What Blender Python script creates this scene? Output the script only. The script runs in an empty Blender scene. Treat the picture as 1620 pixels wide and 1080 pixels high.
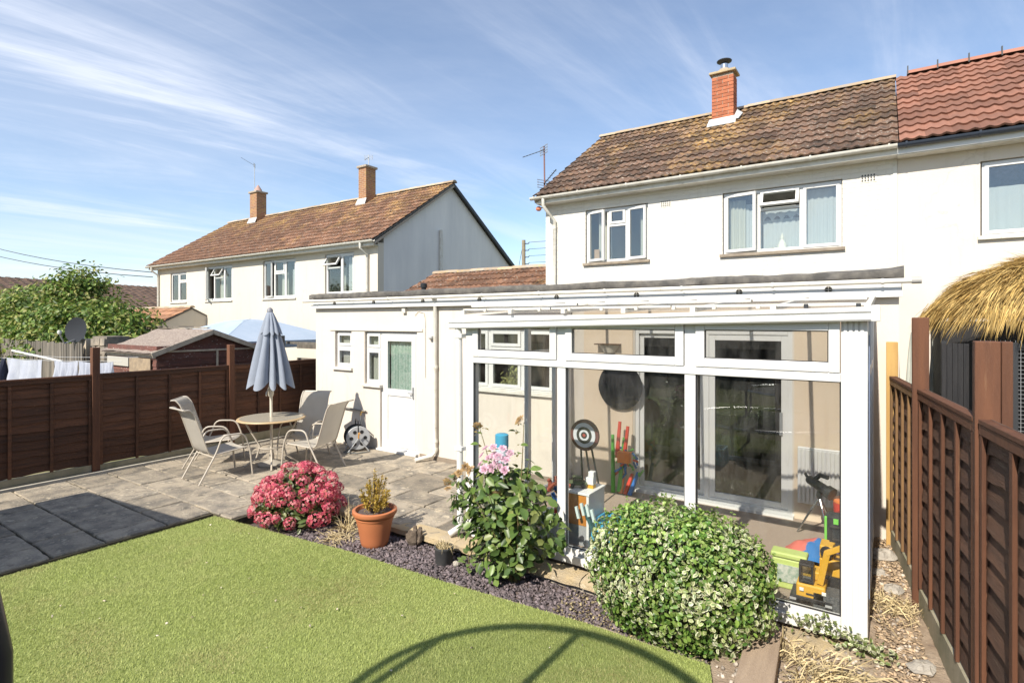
import bpy, math, random
import numpy as np
from mathutils import Vector, Matrix, Euler

R = math.radians
rnd = random.Random(7)
nr = np.random.default_rng(11)
scene = bpy.context.scene
COL = scene.collection

# ------------------------------------------------------------------ camera
cam_data = bpy.data.cameras.new("camera")
cam = bpy.data.objects.new("camera", cam_data)
COL.objects.link(cam)
cam.location = (0, 0, 2.3)
cam.rotation_euler = (R(90), 0, R(34.05))
cam_data.sensor_fit = 'HORIZONTAL'
cam_data.sensor_width = 36
cam_data.lens = 19.4
cam_data.shift_y = -32 / 1620
cam_data.clip_start = 0.05
cam_data.clip_end = 2000
scene.camera = cam

# ------------------------------------------------------------------ light
SUN_EL, SUN_HEAD = 42.0, 1.5            # elevation; heading of the light, degrees from +Y towards +X
ldir = Vector((math.sin(R(SUN_HEAD)) * math.cos(R(SUN_EL)), math.cos(R(SUN_HEAD)) * math.cos(R(SUN_EL)), -math.sin(R(SUN_EL))))
sun_data = bpy.data.lights.new("sun", 'SUN')
sun_data.energy = 4.5
sun_data.angle = R(0.53)
sun_data.color = (1.0, 0.93, 0.82)
sun = bpy.data.objects.new("sun", sun_data)
COL.objects.link(sun)
sun.rotation_euler = ldir.to_track_quat('-Z', 'Y').to_euler()
sun.location = (-6, -20, 25)

world = bpy.data.worlds.new("World")
scene.world = world
world.use_nodes = True
wn = world.node_tree
wn.nodes.clear()
def N(t, nt, **kw):
    n = nt.nodes.new(t)
    for k, v in kw.items():
        setattr(n, k, v)
    return n
w_out = N('ShaderNodeOutputWorld', wn)
w_bg = N('ShaderNodeBackground', wn)
w_bg.inputs['Strength'].default_value = 0.108
sky = N('ShaderNodeTexSky', wn, sky_type='NISHITA', sun_disc=False)
sky.sun_elevation = R(SUN_EL)
sky.sun_rotation = math.atan2(-ldir.x, -ldir.y)
sky.air_density = 1.0
sky.dust_density = 0.15
sky.ozone_density = 3.0
tc = N('ShaderNodeTexCoord', wn)
sep = N('ShaderNodeSeparateXYZ', wn)
wn.links.new(tc.outputs['Generated'], sep.inputs[0])
def wmath(op, a, b=None, clamp=False):
    n = N('ShaderNodeMath', wn, operation=op, use_clamp=clamp)
    for i, s in enumerate((a, b)):
        if s is None:
            continue
        if isinstance(s, (int, float)):
            n.inputs[i].default_value = s
        else:
            wn.links.new(s, n.inputs[i])
    return n.outputs[0]
zc = wmath('ADD', wmath('MAXIMUM', sep.outputs[2], 0.0), 0.12)
cmb = N('ShaderNodeCombineXYZ', wn)
wn.links.new(wmath('DIVIDE', sep.outputs[0], zc), cmb.inputs[0])
wn.links.new(wmath('DIVIDE', sep.outputs[1], zc), cmb.inputs[1])
def cirrus(rot, sx, sy, scale, dist, lo, hi, off):
    m0 = N('ShaderNodeMapping', wn)
    m0.inputs['Rotation'].default_value = (0, 0, R(-rot))
    wn.links.new(cmb.outputs[0], m0.inputs[0])
    mp = N('ShaderNodeMapping', wn)
    mp.inputs['Scale'].default_value = (sx, sy, 1)
    mp.inputs['Location'].default_value = (off, off * .7, 0)
    wn.links.new(m0.outputs[0], mp.inputs[0])
    nz = N('ShaderNodeTexNoise', wn)
    nz.inputs['Scale'].default_value = scale
    nz.inputs['Detail'].default_value = 9
    nz.inputs['Roughness'].default_value = 0.62
    nz.inputs['Distortion'].default_value = dist
    wn.links.new(mp.outputs[0], nz.inputs['Vector'])
    rp = N('ShaderNodeValToRGB', wn)
    rp.color_ramp.elements[0].position = lo
    rp.color_ramp.elements[1].position = hi
    rp.color_ramp.interpolation = 'EASE'
    wn.links.new(nz.outputs['Fac'], rp.inputs[0])
    return rp.outputs[0]
c1 = cirrus(74, 0.20, 1.0, 1.3, 0.8, 0.46, 0.72, 3.1)
c2 = cirrus(88, 0.14, 1.3, 1.9, 0.6, 0.46, 0.80, 9.4)
c3 = cirrus(66, 0.3, 0.5, 0.7, 0.4, 0.38, 0.66, 5.2)
clouds = wmath('ADD', wmath('MULTIPLY', c1, wmath('ADD', wmath('MULTIPLY', c3, 0.9), 0.1)), wmath('MULTIPLY', c2, 0.45))
clouds = wmath('ADD', clouds, wmath('MULTIPLY', c3, 0.32), True)
clouds = wmath('ADD', wmath('MULTIPLY', clouds, 0.68), 0.07)
mixc = N('ShaderNodeMixRGB', wn)
wn.links.new(clouds, mixc.inputs[0])
wn.links.new(sky.outputs[0], mixc.inputs[1])
mixc.inputs[2].default_value = (6.0, 6.3, 7.0, 1)
wn.links.new(mixc.outputs[0], w_bg.inputs['Color'])
wn.links.new(w_bg.outputs[0], w_out.inputs['Surface'])

vs = scene.view_settings
vs.view_transform = 'Standard'
vs.look = 'None'
vs.exposure = 0.72
vs.gamma = 1.0
vs.use_curve_mapping = False
scene.cycles.max_bounces = 10
scene.cycles.transparent_max_bounces = 24
scene.cycles.caustics_reflective = False
scene.cycles.caustics_refractive = False
scene.cycles.use_denoising = True

# ------------------------------------------------------------------ materials
MATS = {}
def mat(name, c1, c2=None, scale=4.0, detail=6.0, rough=0.7, bump=0.0, bscale=60.0, metal=0.0, spec=0.4,
        rand=0.0, island=0.0, stretch=None, lo=0.35, hi=0.65, spots=None, extra=None, translucent=0.0, attr=None, sheen=0):
    """principled surface; c1/c2 mixed by world-space noise; rand/island vary the value per object / per piece"""
    if name in MATS:
        return MATS[name]
    m = bpy.data.materials.new(name)
    m.use_nodes = True
    nt = m.node_tree
    b = nt.nodes['Principled BSDF']
    b.inputs['Roughness'].default_value = rough
    b.inputs['Metallic'].default_value = metal
    b.inputs['Specular IOR Level'].default_value = spec
    geo = N('ShaderNodeNewGeometry', nt)
    vec = geo.outputs['Position']
    if stretch:
        mp = N('ShaderNodeMapping', nt)
        mp.inputs['Scale'].default_value = stretch
        nt.links.new(vec, mp.inputs[0])
        vec = mp.outputs[0]
    def noise(sc, det=6.0, ro=0.6):
        n = N('ShaderNodeTexNoise', nt)
        n.inputs['Scale'].default_value = sc
        n.inputs['Detail'].default_value = det
        n.inputs['Roughness'].default_value = ro
        nt.links.new(vec, n.inputs['Vector'])
        return n.outputs['Fac']
    def ramp(f, lo, hi):
        n = N('ShaderNodeMapRange', nt)
        n.inputs['From Min'].default_value = lo
        n.inputs['From Max'].default_value = hi
        nt.links.new(f, n.inputs['Value'])
        return n.outputs[0]
    def mix(f, a, bb):
        n = N('ShaderNodeMixRGB', nt)
        if isinstance(f, float):
            n.inputs[0].default_value = f
        else:
            nt.links.new(f, n.inputs[0])
        for i, s in ((1, a), (2, bb)):
            if isinstance(s, tuple):
                n.inputs[i].default_value = (*s, 1)
            else:
                nt.links.new(s, n.inputs[i])
        return n.outputs[0]
    if attr:
        a = N('ShaderNodeAttribute', nt, attribute_name=attr)
        c = a.outputs['Color']
    elif c2 is not None:
        c = mix(ramp(noise(scale, detail), lo, hi), c1, c2)
    else:
        r = N('ShaderNodeRGB', nt)
        r.outputs[0].default_value = (*c1, 1)
        c = r.outputs[0]
    for sp in spots or ():                      # (colour, noise scale, lo, hi)
        c = mix(ramp(noise(sp[1], 5.0, .65), sp[2], sp[3]), c, sp[0])
    if extra:
        c = extra(nt, geo, c, mix, noise, ramp)
    for amount, node, sock in ((rand, 'ShaderNodeObjectInfo', 'Random'), (island, None, None)):
        if not amount:
            continue
        src = N(node, nt).outputs[sock] if node else geo.outputs['Random Per Island']
        h = N('ShaderNodeHueSaturation', nt)
        mr = N('ShaderNodeMapRange', nt)
        mr.inputs['To Min'].default_value = 1 - amount
        mr.inputs['To Max'].default_value = 1 + amount
        nt.links.new(src, mr.inputs['Value'])
        nt.links.new(mr.outputs[0], h.inputs['Value'])
        nt.links.new(c, h.inputs['Color'])
        c = h.outputs[0]
    nt.links.new(c, b.inputs['Base Color'])
    if bump:
        bn = N('ShaderNodeBump', nt)
        bn.inputs['Strength'].default_value = bump
        bn.inputs['Distance'].default_value = 0.02
        nt.links.new(noise(bscale, 8.0, .65), bn.inputs['Height'])
        nt.links.new(bn.outputs[0], b.inputs['Normal'])
    if translucent:
        tr = N('ShaderNodeBsdfTranslucent', nt)
        nt.links.new(c, tr.inputs['Color'])
        mx = N('ShaderNodeMixShader', nt)
        mx.inputs[0].default_value = translucent
        nt.links.new(b.outputs[0], mx.inputs[1])
        nt.links.new(tr.outputs[0], mx.inputs[2])
        nt.links.new(mx.outputs[0], nt.nodes['Material Output'].inputs['Surface'])
    MATS[name] = m
    return m

def glass_mat(name, tint=(.93, .96, .95), dust=0.0, ior=1.5):
    m = bpy.data.materials.new(name)
    m.use_nodes = True
    nt = m.node_tree
    nt.nodes.clear()
    o = N('ShaderNodeOutputMaterial', nt)
    t = N('ShaderNodeBsdfTransparent', nt)
    t.inputs[0].default_value = (*tint, 1)
    g = N('ShaderNodeBsdfGlossy', nt)
    g.inputs['Roughness'].default_value = 0.0
    # Schlick reflectance from the facing angle, the same for both sides of the sheet
    f0 = ((ior - 1) / (ior + 1)) ** 2
    lw = N('ShaderNodeLayerWeight', nt)
    lw.inputs['Blend'].default_value = 0.5
    pw = N('ShaderNodeMath', nt, operation='POWER')
    nt.links.new(lw.outputs['Facing'], pw.inputs[0]); pw.inputs[1].default_value = 5
    fr = N('ShaderNodeMapRange', nt)
    fr.inputs['To Min'].default_value = f0; fr.inputs['To Max'].default_value = 1.0
    nt.links.new(pw.outputs[0], fr.inputs['Value'])
    mx = N('ShaderNodeMixShader', nt)
    nt.links.new(fr.outputs[0], mx.inputs[0])
    nt.links.new(t.outputs[0], mx.inputs[1])
    nt.links.new(g.outputs[0], mx.inputs[2])
    out = mx.outputs[0]
    if dust:
        d = N('ShaderNodeBsdfDiffuse', nt)
        d.inputs[0].default_value = (.8, .78, .74, 1)
        geo = N('ShaderNodeNewGeometry', nt)
        mp = N('ShaderNodeMapping', nt)
        mp.inputs['Scale'].default_value = (3, 3, .9)
        nt.links.new(geo.outputs['Position'], mp.inputs[0])
        nz = N('ShaderNodeTexNoise', nt)
        nz.inputs['Scale'].default_value = 3
        nz.inputs['Detail'].default_value = 10
        nz.inputs['Roughness'].default_value = .72
        nt.links.new(mp.outputs[0], nz.inputs['Vector'])
        mr = N('ShaderNodeMapRange', nt)
        mr.inputs['From Min'].default_value = .4
        mr.inputs['From Max'].default_value = .8
        mr.inputs['To Max'].default_value = dust
        nt.links.new(nz.outputs['Fac'], mr.inputs['Value'])
        m2 = N('ShaderNodeMixShader', nt)
        nt.links.new(mr.outputs[0], m2.inputs[0])
        nt.links.new(out, m2.inputs[1])
        nt.links.new(d.outputs[0], m2.inputs[2])
        out = m2.outputs[0]
    nt.links.new(out, o.inputs['Surface'])
    MATS[name] = m
    return m

def wall_wear(nt, geo, c, mix, noise, ramp):
    # vertical run marks and faint hairline cracks in the paint
    mp = N('ShaderNodeMapping', nt)
    mp.inputs['Scale'].default_value = (5, 5, .35)
    nt.links.new(geo.outputs['Position'], mp.inputs[0])
    n1 = N('ShaderNodeTexNoise', nt)
    n1.inputs['Scale'].default_value = 1.6; n1.inputs['Detail'].default_value = 7; n1.inputs['Roughness'].default_value = .6
    nt.links.new(mp.outputs[0], n1.inputs['Vector'])
    c = mix(ramp(n1.outputs['Fac'], .56, 1.0), c, (.47, .42, .34))
    w = N('ShaderNodeTexNoise', nt)
    w.inputs['Scale'].default_value = 2.2; w.inputs['Detail'].default_value = 5
    nt.links.new(geo.outputs['Position'], w.inputs['Vector'])
    mv = N('ShaderNodeMixRGB', nt)
    mv.inputs[0].default_value = .35
    nt.links.new(geo.outputs['Position'], mv.inputs[1]); nt.links.new(w.outputs['Color'], mv.inputs[2])
    vo = N('ShaderNodeTexVoronoi', nt, feature='DISTANCE_TO_EDGE')
    vo.inputs['Scale'].default_value = .8
    nt.links.new(mv.outputs[0], vo.inputs['Vector'])
    line = N('ShaderNodeMapRange', nt)
    line.inputs['From Min'].default_value = .0; line.inputs['From Max'].default_value = .004
    line.inputs['To Min'].default_value = .38; line.inputs['To Max'].default_value = 0
    nt.links.new(vo.outputs['Distance'], line.inputs['Value'])
    mu = N('ShaderNodeMath', nt, operation='MULTIPLY')
    nt.links.new(line.outputs[0], mu.inputs[0]); nt.links.new(ramp(noise(.5, 2.0), .5, .6), mu.inputs[1])
    return mix(mu.outputs[0], c, (.36, .31, .25))

white = mat('white_upvc', (.65, .648, .635), (.62, .612, .59), scale=1.2, rough=.32, spec=.5)
offwhite = mat('weathered_white_paint', (.64, .62, .56), (.52, .48, .40), scale=7, rough=.55, lo=.45, hi=.75, spots=[((.30, .27, .21), 14, .64, .74)])
render_w = mat('white_render', (.62, .58, .515), (.585, .545, .475), scale=1.1, rough=.88, bump=.25, bscale=140, spots=[((.52, .47, .40), 2.2, .66, .86)], extra=wall_wear)
render_c = mat('cream_render', (.65, .59, .515), (.615, .555, .48), scale=.9, rough=.9, bump=.3, bscale=120, spots=[((.50, .43, .34), 1.7, .68, .9)], extra=wall_wear)
render_l = mat('aged_cream_render', (.64, .58, .49), (.585, .53, .445), scale=.7, rough=.9, bump=.2, bscale=60, stretch=(1, 1, .35), spots=[((.44, .40, .35), 1.6, .64, .9)], extra=wall_wear)
gable_g = mat('streaked_grey_render', (.80, .78, .75), (.64, .63, .62), scale=1.4, rough=.92, bump=.2, bscale=50, stretch=(1, 1, .22), lo=.3, hi=.75)
glass = glass_mat('window_glass', dust=.015, ior=2.1)
cons_glass = glass_mat('dusty_glass', (.97, .98, .975), dust=.035)
door_glass = glass_mat('tinted_door_glass', (.62, .66, .66), ior=2.0)
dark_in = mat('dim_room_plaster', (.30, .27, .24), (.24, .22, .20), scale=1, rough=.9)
lead = mat('pale_lead_flashing', (.62, .62, .60), (.42, .43, .44), scale=9, rough=.6)
felt = mat('grey_roof_felt', (.10, .095, .09), (.19, .175, .155), scale=8, rough=.95, bump=.6, bscale=130, spots=[((.28, .25, .20), 5, .62, .8)])
black_pl = mat('black_plastic', (.018, .018, .02), rough=.4)
dark_metal = mat('dark_painted_metal', (.03, .032, .035), rough=.45)
grey_metal = mat('grey_galvanised_metal', (.42, .43, .44), rough=.4, metal=.7)
steel = mat('bright_steel', (.6, .6, .6), rough=.25, metal=1.0)

def lichen(nt, geo, c, mix, noise, ramp):
    # orange lichen is thickest below the stack and along the ridge
    sep_ = N('ShaderNodeSeparateXYZ', nt)
    nt.links.new(geo.outputs['Position'], sep_.inputs[0])
    z = N('ShaderNodeMapRange', nt)
    z.inputs['From Min'].default_value = 5.2
    z.inputs['From Max'].default_value = 7.1
    z.inputs['To Min'].default_value = -.12
    z.inputs['To Max'].default_value = .12
    nt.links.new(sep_.outputs[2], z.inputs['Value'])
    a = N('ShaderNodeMath', nt, operation='ADD')
    nt.links.new(noise(1.1, 3.0), a.inputs[0])
    nt.links.new(z.outputs[0], a.inputs[1])
    dx = N('ShaderNodeMath', nt, operation='ADD'); dx.inputs[1].default_value = 2.5
    nt.links.new(sep_.outputs[0], dx.inputs[0])
    sq = N('ShaderNodeMath', nt, operation='MULTIPLY'); nt.links.new(dx.outputs[0], sq.inputs[0]); nt.links.new(dx.outputs[0], sq.inputs[1])
    gs = N('ShaderNodeMapRange', nt); gs.inputs['From Max'].default_value = 1.6; gs.inputs['To Min'].default_value = .16; gs.inputs['To Max'].default_value = 0
    nt.links.new(sq.outputs[0], gs.inputs['Value'])
    a2 = N('ShaderNodeMath', nt, operation='ADD'); nt.links.new(a.outputs[0], a2.inputs[0]); nt.links.new(gs.outputs[0], a2.inputs[1])
    big = ramp(a2.outputs[0], .48, .68)
    fine = ramp(noise(14.0, 6.0, .75), .45, .58)
    mu = N('ShaderNodeMath', nt, operation='MULTIPLY')
    nt.links.new(big, mu.inputs[0]); nt.links.new(fine, mu.inputs[1])
    c = mix(mu.outputs[0], c, (.42, .26, .085))
    c = mix(ramp(noise(19.0, 4.0, .7), .60, .66), c, (.44, .41, .35))
    return mix(ramp(noise(8.0, 7.0, .75), .53, .64), c, (.060, .047, .038))
tile_old = mat('mossy_brown_tile', (.165, .095, .062), (.105, .072, .054), scale=8, rough=.92, rand=.42, bump=.7, bscale=90, extra=lichen)
tile_new = mat('new_red_concrete_tile', (.245, .112, .074), (.195, .095, .066), scale=5, rough=.85, rand=.28, bump=.25, bscale=150)
tile_left = mat('old_terracotta_tile', (.235, .120, .068), (.16, .085, .055), scale=5, rough=.92, rand=.34, island=.22, bump=.6, bscale=60, extra=lichen)
tile_far = mat('dull_brown_tile', (.17, .11, .08), (.11, .075, .06), scale=3, rough=.95, island=.3)
brick_red = mat('orange_red_brick', (.46, .165, .085), (.38, .125, .065), scale=12, rough=.9, rand=.22, bump=.5, bscale=100, spots=[((.42, .30, .12), 5, .64, .8)])
mortar = mat('pale_mortar', (.42, .36, .29), (.30, .25, .20), scale=20, rough=.95, bump=.5, bscale=150)

def brickwork(nt, geo, c, mix, noise, ramp):
    sp = N('ShaderNodeSeparateXYZ', nt)
    nt.links.new(geo.outputs['Position'], sp.inputs[0])
    ad = N('ShaderNodeMath', nt, operation='ADD')
    nt.links.new(sp.outputs[0], ad.inputs[0]); nt.links.new(sp.outputs[1], ad.inputs[1])
    cb = N('ShaderNodeCombineXYZ', nt)
    nt.links.new(ad.outputs[0], cb.inputs[0]); nt.links.new(sp.outputs[2], cb.inputs[1])
    bt = N('ShaderNodeTexBrick', nt)
    bt.inputs['Scale'].default_value = 1
    bt.inputs['Brick Width'].default_value = .225
    bt.inputs['Row Height'].default_value = .075
    bt.inputs['Mortar Size'].default_value = .008
    bt.inputs['Color1'].default_value = (.36, .17, .085, 1)
    bt.inputs['Color2'].default_value = (.25, .12, .07, 1)
    bt.inputs['Mortar'].default_value = (.36, .29, .20, 1)
    nt.links.new(cb.outputs[0], bt.inputs['Vector'])
    return mix(ramp(noise(4.0), .5, .75), bt.outputs[0], (.38, .25, .10))
brick_tex = mat('old_brickwork', (.3, .15, .08), rough=.92, bump=.3, extra=brickwork)

def painted_brick_mat(name, ca, cb_):
    m = mat(name, ca, cb_, scale=1.3, rough=.78, extra=wall_wear)
    nt = m.node_tree
    b = nt.nodes['Principled BSDF']
    geo = N('ShaderNodeNewGeometry', nt)
    sp = N('ShaderNodeSeparateXYZ', nt)
    nt.links.new(geo.outputs['Position'], sp.inputs[0])
    ad = N('ShaderNodeMath', nt, operation='ADD')
    nt.links.new(sp.outputs[0], ad.inputs[0]); nt.links.new(sp.outputs[1], ad.inputs[1])
    cb = N('ShaderNodeCombineXYZ', nt)
    nt.links.new(ad.outputs[0], cb.inputs[0]); nt.links.new(sp.outputs[2], cb.inputs[1])
    bt = N('ShaderNodeTexBrick', nt)
    for k, v in (('Scale', 1), ('Brick Width', .225), ('Row Height', .075), ('Mortar Size', .007), ('Mortar Smooth', .6)):
        bt.inputs[k].default_value = v
    nt.links.new(cb.outputs[0], bt.inputs['Vector'])
    nz = N('ShaderNodeTexNoise', nt)
    nz.inputs['Scale'].default_value = 30
    nz.inputs['Detail'].default_value = 6
    nt.links.new(geo.outputs['Position'], nz.inputs['Vector'])
    su = N('ShaderNodeMath', nt, operation='SUBTRACT')
    nt.links.new(nz.outputs['Fac'], su.inputs[0]); nt.links.new(bt.outputs['Fac'], su.inputs[1])
    bn = N('ShaderNodeBump', nt)
    bn.inputs['Strength'].default_value = .55
    bn.inputs['Distance'].default_value = .012
    nt.links.new(su.outputs[0], bn.inputs['Height'])
    nt.links.new(bn.outputs[0], b.inputs['Normal'])
    return m
brick_white = painted_brick_mat('white_painted_brick', (.685, .655, .595), (.65, .615, .55))

# ------------------------------------------------------------------ mesh helpers
WM = {}
def world_of(o):
    return WM.get(o.name, Matrix.Identity(4))
def props(o, label=None, cat=None, group=None, kind=None):
    if label: o['label'] = label
    if cat: o['category'] = cat
    if group: o['group'] = group
    if kind: o['kind'] = kind
    return o
def thing(name, loc, label, cat, group=None, rz=0.0):
    o = bpy.data.objects.new(name, None)
    o.empty_display_size = .1
    COL.objects.link(o)
    o.location = loc
    o.rotation_euler = (0, 0, rz)
    WM[o.name] = Matrix.Translation(loc) @ Matrix.Rotation(rz, 4, 'Z')
    return props(o, label, cat, group)
def link(o, parent=None, local=False, loc=None, rot=None):
    COL.objects.link(o)
    if loc is not None: o.location = loc
    if rot is not None: o.rotation_euler = rot
    if parent is not None:
        o.parent = parent
        if not local:
            o.matrix_parent_inverse = world_of(parent).inverted()
    return o

class MB:
    def __init__(s):
        s.v = []; s.f = []
    def add(s, vs, fs):
        k = len(s.v)
        s.v += [tuple(p) for p in vs]
        s.f += [tuple(i + k for i in q) for q in fs]
        return s
    def box(s, x0, x1, y0, y1, z0, z1):
        return s.add([(x0, y0, z0), (x1, y0, z0), (x1, y1, z0), (x0, y1, z0), (x0, y0, z1), (x1, y0, z1), (x1, y1, z1), (x0, y1, z1)],
                     [(0, 3, 2, 1), (4, 5, 6, 7), (0, 1, 5, 4), (1, 2, 6, 5), (2, 3, 7, 6), (3, 0, 4, 7)])
    def bar(s, p, q, w, h, up=(0, 0, 1)):
        p, q = Vector(p), Vector(q)
        d = (q - p).normalized()
        u = Vector(up)
        if abs(d.dot(u)) > .95: u = Vector((1, 0, 0))
        a = d.cross(u).normalized() * (w / 2)
        b = a.cross(d).normalized() * (h / 2)
        return s.add([p - a - b, p + a - b, p + a + b, p - a + b, q - a - b, q + a - b, q + a + b, q - a + b],
                     [(0, 1, 2, 3), (7, 6, 5, 4), (0, 4, 5, 1), (1, 5, 6, 2), (2, 6, 7, 3), (3, 7, 4, 0)])
    def tube(s, path, r, n=8, cap=True):
        path = [Vector(p) for p in path]
        rs = r if isinstance(r, (list, tuple)) else [r] * len(path)
        k = len(s.v)
        pu = None
        for i, p in enumerate(path):
            d = (path[min(i + 1, len(path) - 1)] - path[max(i - 1, 0)]).normalized()
            u = pu if pu is not None else (Vector((0, 0, 1)) if abs(d.z) < .9 else Vector((1, 0, 0)))
            a = d.cross(u).normalized()
            u = a.cross(d).normalized()
            pu = u
            for j in range(n):
                t = 2 * math.pi * j / n
                s.v.append(tuple(p + (a * math.cos(t) + u * math.sin(t)) * rs[i]))
        for i in range(len(path) - 1):
            for j in range(n):
                j2 = (j + 1) % n
                s.f.append((k + i * n + j, k + i * n + j2, k + (i + 1) * n + j2, k + (i + 1) * n + j))
        if cap:
            s.f.append(tuple(k + j for j in reversed(range(n))))
            s.f.append(tuple(k + (len(path) - 1) * n + j for j in range(n)))
        return s
    def lathe(s, prof, n=24, c=(0, 0, 0), fn=None):
        k = len(s.v)
        for r, z in prof:
            for j in range(n):
                t = 2 * math.pi * j / n
                x, y, zz = r * math.cos(t), r * math.sin(t), z
                if fn: x, y, zz = fn(x, y, zz, t)
                s.v.append((c[0] + x, c[1] + y, c[2] + zz))
        for i in range(len(prof) - 1):
            for j in range(n):
                j2 = (j + 1) % n
                s.f.append((k + i * n + j, k + i * n + j2, k + (i + 1) * n + j2, k + (i + 1) * n + j))
        s.f.append(tuple(k + j for j in reversed(range(n))))
        s.f.append(tuple(k + (len(prof) - 1) * n + j for j in range(n)))
        return s
    def prism(s, pts, vec):
        n = len(pts)
        v = Vector(vec)
        return s.add(list(pts) + [tuple(Vector(p) + v) for p in pts],
                     [tuple(range(n)), tuple(reversed(range(n, 2 * n)))] + [(i, i + n, (i + 1) % n + n, (i + 1) % n) for i in range(n)])
    def quad(s, *p):
        return s.add(p, [tuple(range(len(p)))])
    def grid(s, nu, nv, fn, thick=None):
        k = len(s.v)
        for i in range(nu + 1):
            for j in range(nv + 1):
                s.v.append(tuple(fn(i / nu, j / nv)))
        for i in range(nu):
            for j in range(nv):
                a = k + i * (nv + 1) + j
                s.f.append((a, a + nv + 1, a + nv + 2, a + 1))
        return s
    def mesh(s, name, m, smooth=False, ang=40):
        me = bpy.data.meshes.new(name)
        me.from_pydata(s.v, [], s.f)
        if m: me.materials.append(m)
        me.update()
        import bmesh
        bm = bmesh.new(); bm.from_mesh(me)
        bmesh.ops.recalc_face_normals(bm, faces=bm.faces)
        bm.to_mesh(me); bm.free()
        if smooth:
            me.shade_smooth()
            me.set_sharp_from_angle(angle=R(ang))
        return me
    def build(s, name, m, parent=None, smooth=False, local=False, bevel=0, loc=None, rot=None, ang=40, label=None):
        o = bpy.data.objects.new(name, s.mesh(name, m, smooth, ang))
        link(o, parent, local, loc, rot)
        if bevel:
            bv = o.modifiers.new('bevel', 'BEVEL')
            bv.width = bevel; bv.segments = 2; bv.limit_method = 'ANGLE'; bv.angle_limit = R(35)
        if label: o['label'] = label
        return o
def box(name, m, parent, x0, x1, y0, y1, z0, z1, **kw):
    return MB().box(x0, x1, y0, y1, z0, z1).build(name, m, parent, **kw)
def piece(name, me, parent, loc, rot=(0, 0, 0), scale=None, local=False):
    o = bpy.data.objects.new(name, me)
    link(o, parent, local, loc, rot)
    if scale: o.scale = scale
    return o
def raw_mesh(name, V, F, m, cols=None):
    """fast mesh from numpy: V (n,3), F (k,3) triangles"""
    me = bpy.data.meshes.new(name)
    me.vertices.add(len(V)); me.vertices.foreach_set('co', V.astype(np.float32).ravel())
    me.loops.add(F.size); me.loops.foreach_set('vertex_index', F.astype(np.int32).ravel())
    me.polygons.add(len(F)); me.polygons.foreach_set('loop_start', np.arange(0, F.size, F.shape[1], dtype=np.int32))
    me.update(calc_edges=True)
    if cols is not None:
        a = me.color_attributes.new('Col', 'FLOAT_COLOR', 'POINT')
        a.data.foreach_set('color', np.hstack([cols, np.ones((len(cols), 1))]).astype(np.float32).ravel())
    me.materials.append(m)
    return me
def unit(a):
    return a / np.maximum(np.linalg.norm(a, axis=1, keepdims=True), 1e-9)
def leaves(name, P, Nn, L, W, Cc, Cm, m, parent=None, droop=.25, D=None, local=False):
    """leaf-sized folded blades: P roots, Nn facing, Cc/Cm colour of middle and margin"""
    n = len(P)
    if D is None:
        D = nr.normal(size=(n, 3))
    Nn = unit(Nn)
    D = unit(D - Nn * (D * Nn).sum(1, keepdims=True))
    S = np.cross(D, Nn)
    L = np.broadcast_to(np.asarray(L, float).reshape(-1, 1), (n, 1)); W = np.broadcast_to(np.asarray(W, float).reshape(-1, 1), (n, 1))
    up = Nn * W * .12
    V = np.stack([P, P + D * L * .28 - S * W * .42 + up, P + D * L * .68 - S * W * .44 + up - Nn * L * droop * .45, P + D * L - Nn * L * droop,
                  P + D * L * .68 + S * W * .44 + up - Nn * L * droop * .45, P + D * L * .28 + S * W * .42 + up, P + D * L * .5 - Nn * (W * .06 + L * droop * .2)], 1).reshape(-1, 3)
    b = (np.arange(n) * 7).reshape(-1, 1, 1)
    F = (b + np.array([[6, i, (i + 1) % 6] for i in range(6)]).reshape(1, 6, 3)).reshape(-1, 3)
    C = np.repeat(Cm[:, None, :], 7, 1)
    C[:, 6] = Cc
    C[:, 0] = Cc
    o = bpy.data.objects.new(name, raw_mesh(name, V, F, m, C.reshape(-1, 3)))
    link(o, parent, local)
    return o
def pick(cols, n, jitter=.2):
    c = np.array(cols)[nr.integers(0, len(cols), n)]
    return c * (1 + jitter * (nr.random((n, 1)) * 2 - 1))

def wall(mb, a0, a1, z0, z1, d0, d1, holes=(), axis='x'):
    """wall along X (or Y) from a0 to a1, between depths d0 and d1, with rectangular openings (a0,a1,z0,z1)"""
    As = sorted({a0, a1, *[h[0] for h in holes], *[h[1] for h in holes]})
    Zs = sorted({z0, z1, *[h[2] for h in holes], *[h[3] for h in holes]})
    def solid(i, j):
        if i < 0 or j < 0 or i >= len(As) - 1 or j >= len(Zs) - 1: return False
        ca, cz = (As[i] + As[i + 1]) / 2, (Zs[j] + Zs[j + 1]) / 2
        return not any(h[0] < ca < h[1] and h[2] < cz < h[3] for h in holes)
    P = (lambda a, d, z: (a, d, z)) if axis == 'x' else (lambda a, d, z: (d, a, z))
    for i in range(len(As) - 1):
        for j in range(len(Zs) - 1):
            if not solid(i, j): continue
            a, b, l, h = As[i], As[i + 1], Zs[j], Zs[j + 1]
            mb.quad(P(a, d0, l), P(b, d0, l), P(b, d0, h), P(a, d0, h))
            mb.quad(P(b, d1, l), P(a, d1, l), P(a, d1, h), P(b, d1, h))
            if not solid(i - 1, j): mb.quad(P(a, d1, l), P(a, d0, l), P(a, d0, h), P(a, d1, h))
            if not solid(i + 1, j): mb.quad(P(b, d0, l), P(b, d1, l), P(b, d1, h), P(b, d0, h))
            if not solid(i, j - 1): mb.quad(P(a, d1, l), P(b, d1, l), P(b, d0, l), P(a, d0, l))
            if not solid(i, j + 1): mb.quad(P(a, d0, h), P(b, d0, h), P(b, d1, h), P(a, d1, h))
    return mb

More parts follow.
